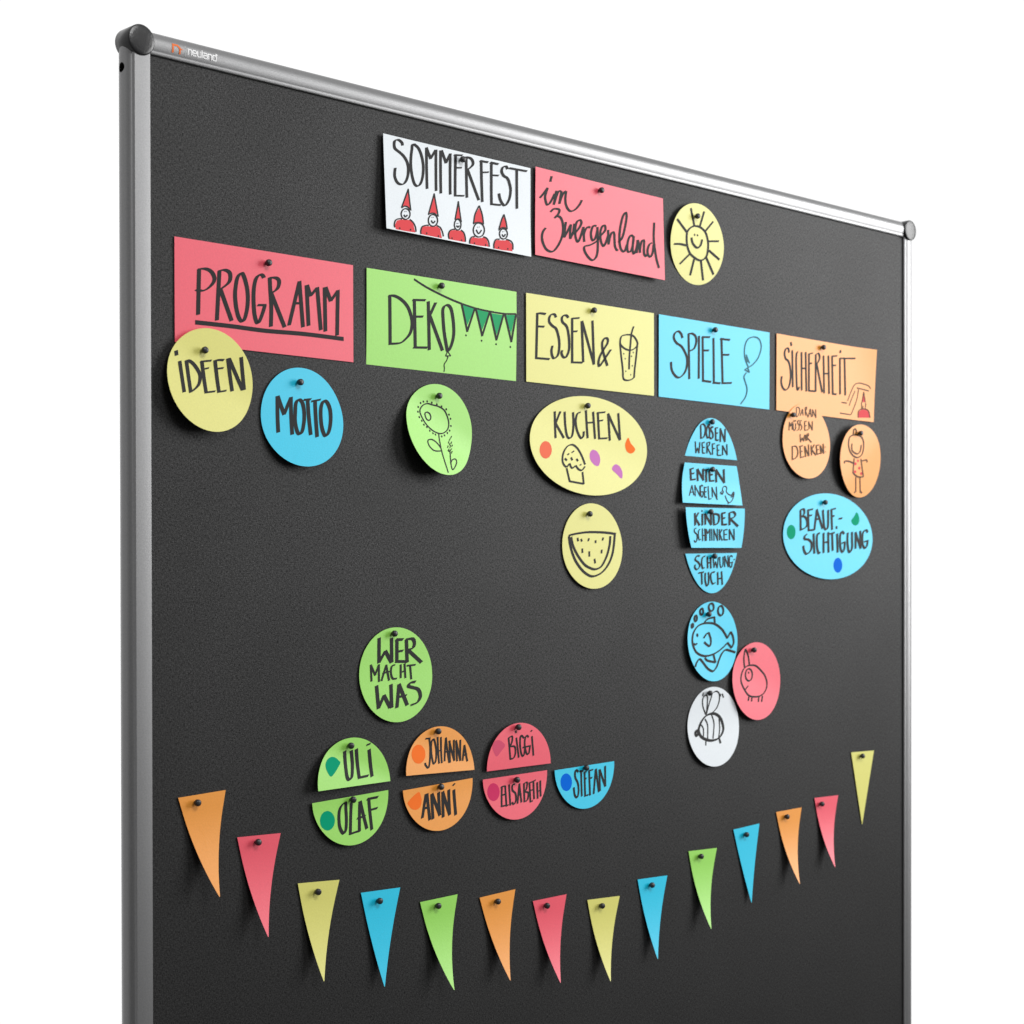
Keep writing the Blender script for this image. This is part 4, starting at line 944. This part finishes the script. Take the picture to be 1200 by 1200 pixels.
card('round_card','card','blue round card with a fish, bubbles and a wave drawn on it','round cards pinned to the board','oval','blue',47.5,47.5,(775.96,-536.23,0.0000,0.00277,-0.5970,30,-20,1.3),[('curve','drawing','black',4.0,1.8,[279,34,192,133,73,199,-20,219,-139,218,-260,190,-353,116,-389,24,-375,-52,-326,-120,-234,-160,-125,-171,31,-145,173,-88,285,-22]),
 ('line','drawing','black',4.0,1.8,[285,-22,358,-84]),
 ('curve','drawing','black',4.0,1.8,[358,-84,400,-24,386,53,346,110]),
 ('line','drawing','black',4.0,1.8,[346,110,279,34]),
 ('curve','drawing','black',4.0,1.8,[-152,227,-72,272,40,288]),
 ('line','drawing','black',4.0,1.8,[40,288,46,216]),
 ('curve','drawing','black',4.0,1.8,[-168,41,-118,87,-69,107]),
 ('curve','drawing','black',4.0,1.8,[-69,107,-33,18,-52,-50,-100,-44,-165,-5]),
 ('curve','drawing','black',4.0,1.8,[-168,-191,-116,-226,35,-251]),
 ('line','drawing','black',4.0,1.8,[35,-251,2,-153]),
 ('curve','drawing','black',4.0,1.8,[-372,-22,-332,-32,-297,-15]),
 ('curve','drawing','black',4.0,1.8,[-361,-296,-331,-246,-272,-205,-214,-240,-137,-310,-58,-350,-2,-348,59,-298,108,-223,170,-148,241,-107,310,-113,432,-141]),
 ('loop','drawing','black',4.0,1.8,[27,407,21,384,4,367,-19,361,-42,367,-59,385,-65,408,-59,431,-42,448,-19,454,4,448,21,431]),
 ('loop','drawing','black',4.0,1.8,[207,365,200,336,182,315,156,308,131,316,113,337,106,366,113,395,131,416,156,424,182,416,200,394]),
 ('loop','drawing','black',4.0,1.8,[-167,356,-176,329,-196,318,-216,330,-224,356,-216,383,-196,394,-175,383]),
 ('loop','drawing','black',4.0,1.8,[-283,277,-291,252,-308,242,-325,253,-330,277,-322,302,-305,313,-289,302]),
 ('loop','drawing','black',4.0,1.8,[-358,191,-364,175,-376,168,-387,175,-390,192,-384,208,-373,215,-362,208]),
 ('dots','drawing','black',4.1,2.6,[-288,79])])
pin(765.5,-503.6,1.0,'black push pin holding the blue round fish card')
card('round_card','card','white round card with a striped bee drawn on it','round cards pinned to the board','oval','white',47.5,47.5,(777.99,-638.01,0.0000,0.00257,-0.0013,30,-20,1.3),[('loop','drawing','black',4.7,2.0,[-133,136,-41,157,51,145,129,94,166,24,174,-45,129,-110,59,-149,-48,-164,-151,-146,-239,-107,-278,-38,-255,29,-200,93]),
 ('loop','drawing','black',4.7,2.0,[-289,-62,-298,-84,-317,-93,-335,-82,-340,-59,-331,-37,-312,-29,-295,-39]),
 ('curve','drawing','black',2.4,1.3,[-235,36,-192,-17,-200,-109]),
 ('curve','drawing','black',2.4,1.3,[-160,100,-112,21,-124,-139]),
 ('curve','drawing','black',2.4,1.3,[-35,144,7,32,-26,-144]),
 ('curve','drawing','black',2.4,1.3,[102,95,109,-24,79,-142]),
 ('curve','drawing','black',2.4,1.3,[-140,149,-191,245,-198,329,-159,378,-113,368,-113,275,-133,149]),
 ('curve','drawing','black',2.4,1.3,[-127,157,-80,274,-28,373]),
 ('curve','drawing','black',2.4,1.3,[-22,165,65,225,111,317,104,394,52,421,-1,406]),
 ('line','drawing','black',2.4,1.3,[-159,-162,-164,-212]),
 ('line','drawing','black',2.4,1.3,[85,-150,100,-202]),
 ('line','drawing','black',2.4,1.3,[96,-151,114,-199]),
 ('line','drawing','black',2.4,1.3,[-185,409,-198,376]),
 ('line','drawing','black',2.4,1.3,[131,384,131,358]),
 ('line','drawing','black',2.4,1.3,[164,383,187,343])])
pin(767.8,-597.2,1.0,'black push pin holding the white round bee card')
card('round_card','card','pink round card with a small animal with one pointed ear drawn on it','round cards pinned to the board','oval','red',47.5,47.5,(858.35,-586.26,0.0000,0.00255,-0.3873,30,-20,2.3),[('loop','drawing','black',3.0,1.5,[-103,197,-6,185,91,126,174,53,206,-44,164,-130,73,-179,-44,-192,-171,-170,-249,-97,-304,-9,-305,60,-258,145,-187,186]),
 ('curve','drawing','black',3.0,1.5,[-229,170,-240,291,-212,399]),
 ('curve','drawing','black',3.0,1.5,[-210,399,-158,315,-134,202]),
 ('loop','drawing','black',3.0,1.5,[-82,79,-93,42,-120,16,-154,7,-187,18,-210,46,-217,83,-206,119,-180,146,-146,154,-113,144,-89,116]),
 ('line','drawing','black',3.0,1.5,[-250,-106,-174,-53]),
 ('line','drawing','black',3.0,1.5,[-163,-170,-188,-230]),
 ('line','drawing','black',3.0,1.5,[-108,-185,-123,-241]),
 ('line','drawing','black',3.0,1.5,[28,-191,15,-251]),
 ('line','drawing','black',3.0,1.5,[101,-189,80,-254]),
 ('dots','drawing','black',2.5,1.5,[-155,107])])
pin(849.8,-547.6,2.0,'black push pin holding the pink round card with an animal')
card('round_card','card','green round card reading WER MACHT WAS in three lines','round cards pinned to the board','oval','green',47.5,47.5,(284.72,-560.45,0.0000,0.00193,0.0532,30,-20,1.3),[('line','lettering','black',4.9,1.5,[-220,369,-223,127]),
 ('line','lettering','black',4.9,1.5,[-223,127,-140,240]),
 ('line','lettering','black',4.9,1.5,[-140,240,-64,127]),
 ('line','lettering','black',4.9,1.5,[-60,366,-58,127]),
 ('line','lettering','black',4.9,1.5,[10,348,9,130]),
 ('line','lettering','black',4.9,1.5,[-1,352,88,351]),
 ('line','lettering','black',4.9,1.5,[21,232,88,239]),
 ('line','lettering','black',4.9,1.5,[-2,133,132,129]),
 ('line','lettering','black',4.9,1.5,[135,350,143,122]),
 ('curve','lettering','black',4.9,1.5,[122,350,212,357,240,318,223,266,155,246]),
 ('line','lettering','black',4.9,1.5,[155,246,330,117]),
 ('line','lettering','black',4.9,1.5,[-261,-104,-247,-325]),
 ('line','lettering','black',4.9,1.5,[-247,-325,-170,-201]),
 ('line','lettering','black',4.9,1.5,[-170,-201,-99,-323]),
 ('line','lettering','black',4.9,1.5,[-76,-98,-77,-324]),
 ('line','lettering','black',4.9,1.5,[29,-98,-10,-327]),
 ('line','lettering','black',4.9,1.5,[29,-98,125,-307]),
 ('line','lettering','black',4.9,1.5,[0,-225,118,-212]),
 ('curve','lettering','black',4.9,1.5,[249,-80,181,-86,151,-119,201,-134,279,-158,304,-228,261,-287,169,-313]),
 ('line','lettering','black',2.7,1.4,[-327,105,-323,-52]),
 ('line','lettering','black',2.7,1.4,[-327,105,-275,6,-224,106]),
 ('line','lettering','black',2.7,1.4,[-224,106,-228,-59]),
 ('line','lettering','black',2.7,1.4,[-130,99,-195,-52]),
 ('line','lettering','black',2.7,1.4,[-130,99,-98,-51]),
 ('line','lettering','black',2.7,1.4,[-176,20,-93,34]),
 ('curve','lettering','black',2.7,1.4,[-14,100,-59,85,-71,25,-51,-35,4,-37]),
 ('line','lettering','black',2.7,1.4,[58,98,55,-30]),
 ('line','lettering','black',2.7,1.4,[109,106,116,-32]),
 ('line','lettering','black',2.7,1.4,[56,21,113,37]),
 ('line','lettering','black',2.7,1.4,[182,91,192,-47]),
 ('line','lettering','black',2.7,1.4,[142,87,250,93])])
pin(279.5,-519.1,1.0,'black push pin holding the green round card reading WER MACHT WAS')
card('half_circle_card','card','upper green half circle card with a clipped dark green dot','half circle cards in the lower middle','upper','green',47.5,47.5,(228.14,-667.82,0.0308,0.01064,-0.4180,15,-30,2.3),[('curve','lettering','black',4.7,1.4,[-89,355,-92,229,-91,111,-71,70,-28,95,-2,220,-6,352]),
 ('line','lettering','black',4.7,1.4,[57,356,67,71]),
 ('line','lettering','black',4.7,1.4,[61,76,188,83]),
 ('line','lettering','black',4.7,1.4,[217,337,238,73]),
 ('line','lettering','black',4.7,1.4,[189,386,234,396]),
 ('polygon','sticker_dot','green',0.0,0.0,[-283,124,-333,170,-348,234,-321,285,-266,311,-210,300,-170,265,-159,235])])
pin(223.4,-627.6,2.0,'black push pin holding the upper green half circle')
card('half_circle_card','card','lower green half circle card with a whole dark green dot','half circle cards in the lower middle','lower','green',47.5,47.5,(225.90,-677.98,0.0580,0.00519,-0.0108,15,5,2.3),[('loop','lettering','black',4.2,1.4,[-73,-49,-138,-89,-164,-173,-165,-279,-129,-343,-94,-310,-75,-205,-72,-117]),
 ('line','lettering','black',4.2,1.4,[1,-59,-45,-361]),
 ('line','lettering','black',4.2,1.4,[-45,-361,82,-346]),
 ('line','lettering','black',4.2,1.4,[107,-64,69,-354]),
 ('line','lettering','black',4.2,1.4,[113,-65,165,-338]),
 ('line','lettering','black',4.2,1.4,[60,-223,161,-215]),
 ('line','lettering','black',4.2,1.4,[221,-50,226,-357]),
 ('line','lettering','black',4.2,1.4,[202,-53,336,-51]),
 ('line','lettering','black',4.2,1.4,[230,-165,320,-158]),
 ('round','sticker_dot','green',0.0,0.0,[-217,-206,-235,-251,-272,-280,-318,-286,-361,-266,-390,-228,-396,-179,-379,-135,-343,-105,-297,-99,-253,-118,-224,-157])])
pin(225.7,-680.5,2.0,'black push pin holding the lower green half circle')
card('half_circle_card','card','upper orange half circle card with a whole deep orange dot','half circle cards in the lower middle','upper','orange',47.5,47.5,(341.62,-662.62,-0.0049,0.00630,-0.2575,15,-30,2.3),[('line','lettering','black',2.8,1.2,[-191,358,-129,359]),
 ('curve','lettering','black',2.8,1.2,[-141,360,-131,256,-146,125,-170,61,-206,91,-211,115]),
 ('loop','lettering','black',2.8,1.2,[-91,348,-116,302,-116,189,-97,99,-63,129,-50,223,-66,318]),
 ('line','lettering','black',2.8,1.2,[-28,364,-20,99]),
 ('line','lettering','black',2.8,1.2,[16,361,19,101]),
 ('line','lettering','black',2.8,1.2,[-24,222,27,233]),
 ('line','lettering','black',2.8,1.2,[85,353,59,117]),
 ('line','lettering','black',2.8,1.2,[85,353,122,99]),
 ('line','lettering','black',2.8,1.2,[65,207,129,213]),
 ('line','lettering','black',2.8,1.2,[136,317,135,99]),
 ('line','lettering','black',2.8,1.2,[130,318,195,114]),
 ('line','lettering','black',2.8,1.2,[194,324,195,114]),
 ('line','lettering','black',2.8,1.2,[226,317,234,107]),
 ('line','lettering','black',2.8,1.2,[226,317,280,109]),
 ('line','lettering','black',2.8,1.2,[284,319,280,109]),
 ('line','lettering','black',2.8,1.2,[342,263,313,107]),
 ('line','lettering','black',2.8,1.2,[342,263,378,98]),
 ('line','lettering','black',2.8,1.2,[322,159,374,165]),
 ('round','sticker_dot','orange',0.0,0.0,[-200,202,-216,154,-254,121,-302,111,-348,127,-379,164,-388,212,-372,259,-335,293,-288,303,-242,288,-209,250])])
pin(336.9,-619.7,2.0,'black push pin holding the upper orange half circle')
card('half_circle_card','card','lower orange half circle card with a clipped deep orange dot','half circle cards in the lower middle','lower','orange',47.5,47.5,(339.91,-674.29,0.0618,0.00399,-0.0061,15,5,2.3),[('line','lettering','black',4.4,1.5,[-173,-79,-247,-309]),
 ('line','lettering','black',4.4,1.5,[-160,-81,-151,-342]),
 ('line','lettering','black',4.4,1.5,[-218,-219,-149,-215]),
 ('line','lettering','black',4.4,1.5,[-98,-89,-107,-339]),
 ('line','lettering','black',4.4,1.5,[-92,-90,-10,-316]),
 ('line','lettering','black',4.4,1.5,[-4,-88,-12,-316]),
 ('line','lettering','black',4.4,1.5,[53,-87,32,-341]),
 ('line','lettering','black',4.4,1.5,[53,-87,122,-331]),
 ('line','lettering','black',4.4,1.5,[136,-79,122,-331]),
 ('line','lettering','black',4.4,1.5,[206,-89,204,-343]),
 ('line','lettering','black',4.4,1.5,[197,-40,223,-24]),
 ('polygon','sticker_dot','orange',0.0,0.0,[-417,-124,-276,-43,-242,-93,-239,-150,-265,-198,-323,-218,-382,-195,-409,-163])])
pin(340.0,-677.1,2.0,'black push pin holding the lower orange half circle')
card('half_circle_card','card','upper pink half circle card with a faint clipped rose dot','half circle cards in the lower middle','upper','red',47.5,47.5,(454.15,-664.60,0.0244,-0.00126,0.2208,15,-30,3.8),[('line','lettering','black',2.8,1.4,[-155,325,-134,100]),
 ('curve','lettering','black',2.8,1.4,[-161,325,-104,339,-106,284,-138,233]),
 ('curve','lettering','black',2.8,1.4,[-138,233,-69,227,-58,162,-84,109,-134,100]),
 ('line','lettering','black',2.8,1.4,[-42,316,-10,108]),
 ('line','lettering','black',2.8,1.4,[-46,393,-47,375]),
 ('curve','lettering','black',2.8,1.4,[72,306,34,337,15,311,13,220,31,136,56,115,76,150,82,196]),
 ('line','lettering','black',2.8,1.4,[51,207,108,212]),
 ('curve','lettering','black',2.8,1.4,[142,310,111,331,84,287,83,214,108,138,140,136,153,180,160,217]),
 ('line','lettering','black',2.8,1.4,[108,212,166,216]),
 ('line','lettering','black',2.8,1.4,[190,315,210,111]),
 ('line','lettering','black',2.8,1.4,[178,370,191,381]),
 ('polygon','sticker_dot','rose',0.0,0.0,[-333,145,-381,208,-390,263,-360,305,-304,317,-243,291,-209,248,-264,198])])
pin(449.1,-621.3,3.5,'black push pin holding the upper pink half circle')
card('half_circle_card','card','lower pink half circle card with a whole dark pink dot','half circle cards in the lower middle','lower','red',47.5,47.5,(449.45,-672.41,0.0368,0.00444,-0.0060,15,5,2.3),[('line','lettering','black',2.9,1.2,[-207,-109,-229,-310]),
 ('line','lettering','black',2.9,1.2,[-220,-108,-169,-100]),
 ('line','lettering','black',2.9,1.2,[-217,-194,-170,-190]),
 ('line','lettering','black',2.9,1.2,[-232,-310,-176,-307]),
 ('line','lettering','black',2.9,1.2,[-157,-101,-158,-314]),
 ('line','lettering','black',2.9,1.2,[-158,-314,-126,-304]),
 ('line','lettering','black',2.9,1.2,[-100,-94,-101,-312]),
 ('curve','lettering','black',2.9,1.2,[-12,-99,-51,-104,-55,-158,-14,-199,-15,-272,-51,-309,-73,-283]),
 ('line','lettering','black',2.9,1.2,[51,-102,6,-306]),
 ('line','lettering','black',2.9,1.2,[51,-102,64,-299]),
 ('line','lettering','black',2.9,1.2,[21,-221,72,-218]),
 ('line','lettering','black',2.9,1.2,[120,-105,108,-300]),
 ('curve','lettering','black',2.9,1.2,[114,-109,165,-100,154,-163,119,-196]),
 ('curve','lettering','black',2.9,1.2,[119,-196,175,-212,155,-283,108,-300]),
 ('line','lettering','black',2.9,1.2,[203,-105,197,-311]),
 ('line','lettering','black',2.9,1.2,[197,-109,249,-100]),
 ('line','lettering','black',2.9,1.2,[203,-192,242,-187]),
 ('line','lettering','black',2.9,1.2,[197,-311,230,-305]),
 ('line','lettering','black',2.9,1.2,[262,-97,255,-285]),
 ('line','lettering','black',2.9,1.2,[236,-104,294,-87]),
 ('line','lettering','black',2.9,1.2,[318,-117,309,-287]),
 ('line','lettering','black',2.9,1.2,[365,-104,356,-269]),
 ('line','lettering','black',2.9,1.2,[310,-218,363,-201]),
 ('round','sticker_dot','magenta',0.0,0.0,[-243,-157,-259,-202,-295,-233,-340,-240,-383,-222,-411,-185,-419,-137,-404,-91,-370,-60,-326,-53,-282,-70,-252,-108])])
pin(447.9,-677.2,2.0,'black push pin holding the lower pink half circle')
card('half_circle_card','card','blue half circle card with a whole blue dot','half circle cards in the lower middle','lower','blue',47.5,47.5,(556.02,-669.81,0.0402,0.00197,-0.0011,15,5,2.3),[('curve','lettering','black',3.3,1.3,[-108,-58,-143,-32,-162,-64,-156,-122,-124,-176,-116,-252,-129,-314,-153,-336,-182,-301,-190,-219]),
 ('line','lettering','black',3.3,1.3,[-63,-56,-71,-327]),
 ('line','lettering','black',3.3,1.3,[-85,-51,-31,-54]),
 ('line','lettering','black',3.3,1.3,[-9,-69,-18,-336]),
 ('line','lettering','black',3.3,1.3,[-18,-71,27,-66]),
 ('line','lettering','black',3.3,1.3,[-13,-144,14,-144]),
 ('line','lettering','black',3.3,1.3,[-17,-333,33,-327]),
 ('line','lettering','black',3.3,1.3,[64,-64,60,-333]),
 ('line','lettering','black',3.3,1.3,[55,-63,124,-58]),
 ('line','lettering','black',3.3,1.3,[64,-147,105,-145]),
 ('line','lettering','black',3.3,1.3,[170,-57,120,-324]),
 ('line','lettering','black',3.3,1.3,[174,-57,204,-312]),
 ('line','lettering','black',3.3,1.3,[141,-161,197,-155]),
 ('line','lettering','black',3.3,1.3,[229,-69,223,-304]),
 ('line','lettering','black',3.3,1.3,[238,-77,309,-263]),
 ('line','lettering','black',3.3,1.3,[323,-41,314,-264]),
 ('round','sticker_dot','blue',0.0,0.0,[-214,-159,-229,-206,-264,-238,-310,-245,-353,-227,-382,-188,-391,-139,-377,-92,-343,-61,-298,-53,-254,-71,-223,-110])])
pin(554.2,-671.9,2.0,'black push pin holding the blue half circle')
card('paper_pennant','pennant','narrow orange pennant at the left end of the row, nearest the left post','paper pennants along the bottom','flag','orange',51.6,95.6,(53.78,-662.02,0.0615,0.00588,0.0000,200,14,1.3),[])
pin(46.1,-669.2,1.0,'black push pin holding the orange pennant nearest the left post')
card('paper_pennant','pennant','narrow red pennant between the leftmost orange one and a yellow one','paper pennants along the bottom','flag','red',49.7,95.2,(117.06,-705.73,-0.0133,0.00486,0.0000,200,14,1.3),[])
pin(112.9,-711.9,1.0,'black push pin holding the red pennant between the leftmost orange one and a yellow one')
card('paper_pennant','pennant','narrow yellow pennant between the leftmost red one and a blue one','paper pennants along the bottom','flag','yellow',50.4,95.3,(187.02,-757.12,-0.0413,0.00394,0.0000,200,14,1.3),[])
pin(183.7,-766.0,1.0,'black push pin holding the yellow pennant between the leftmost red one and a blue one')
card('paper_pennant','pennant','narrow blue pennant between the left yellow one and the left green one','paper pennants along the bottom','flag','blue',50.5,95.3,(264.25,-774.26,-0.0087,0.00205,0.0000,200,14,1.3),[])
pin(259.6,-784.1,1.0,'black push pin holding the left blue pennant between yellow and green')
card('paper_pennant','pennant','narrow green pennant between the left blue one and an orange one','paper pennants along the bottom','flag','green',51.3,94.9,(341.43,-791.47,0.0408,0.00589,0.0000,200,14,1.3),[])
pin(336.8,-798.5,1.0,'black push pin holding the green pennant between the left blue one and an orange one')
card('paper_pennant','pennant','narrow orange pennant in the middle of the row, between a green and a red one','paper pennants along the bottom','flag','orange',51.9,92.5,(424.01,-796.17,0.0567,0.00453,0.0000,200,14,1.3),[])
pin(420.5,-804.2,1.0,'black push pin holding the middle orange pennant between green and red')
card('paper_pennant','pennant','narrow red pennant in the middle of the row, between an orange and a yellow one','paper pennants along the bottom','flag','red',51.7,92.6,(501.96,-809.87,0.0263,0.00455,0.0000,200,14,1.3),[])
pin(494.0,-817.0,1.0,'black push pin holding the middle red pennant between orange and yellow')
card('paper_pennant','pennant','narrow yellow pennant in the middle of the row, between a red and a blue one','paper pennants along the bottom','flag','yellow',52.9,92.7,(587.19,-820.25,-0.0310,0.00430,0.0000,200,14,1.3),[])
pin(580.6,-827.8,1.0,'black push pin holding the middle yellow pennant between red and blue')
card('paper_pennant','pennant','narrow blue pennant just right of the middle, between a yellow and a green one','paper pennants along the bottom','flag','blue',51.3,93.3,(669.22,-806.33,-0.0175,0.00298,0.0000,200,14,1.3),[])
pin(664.2,-814.4,1.0,'black push pin holding the blue pennant between yellow and green')
card('paper_pennant','pennant','narrow green pennant right of the middle, below the white bee card','paper pennants along the bottom','flag','green',51.9,93.8,(758.56,-783.08,-0.0231,0.00463,0.0000,200,14,1.3),[])
pin(750.8,-790.0,1.0,'black push pin holding the green pennant below the white bee card')
card('paper_pennant','pennant','narrow blue pennant on the rising right side, between a green and an orange one','paper pennants along the bottom','flag','blue',50.3,93.3,(840.70,-763.11,0.0583,0.00108,0.0000,200,14,1.3),[])
pin(836.0,-772.0,1.0,'black push pin holding the blue pennant between green and orange')
card('paper_pennant','pennant','narrow orange pennant on the rising right side, between a blue and a red one','paper pennants along the bottom','flag','orange',51.8,93.4,(924.92,-749.69,0.0299,0.00468,0.0000,200,14,1.3),[])
pin(915.9,-757.5,1.0,'black push pin holding the right orange pennant between blue and red')
card('paper_pennant','pennant','narrow red pennant on the rising right side, second from the right end','paper pennants along the bottom','flag','red',50.9,90.7,(1002.89,-739.35,-0.0078,0.00484,0.0000,200,14,1.3),[])
pin(988.7,-747.3,1.0,'black push pin holding the right red pennant, second from the end')
card('paper_pennant','pennant','narrow yellow pennant at the right end of the row, highest of all','paper pennants along the bottom','flag','yellow',50.9,95.4,(1082.09,-686.31,-0.0125,-0.00002,0.0000,200,14,1.3),[])
pin(1076.6,-692.0,1.0,'black push pin holding the yellow pennant at the right end')
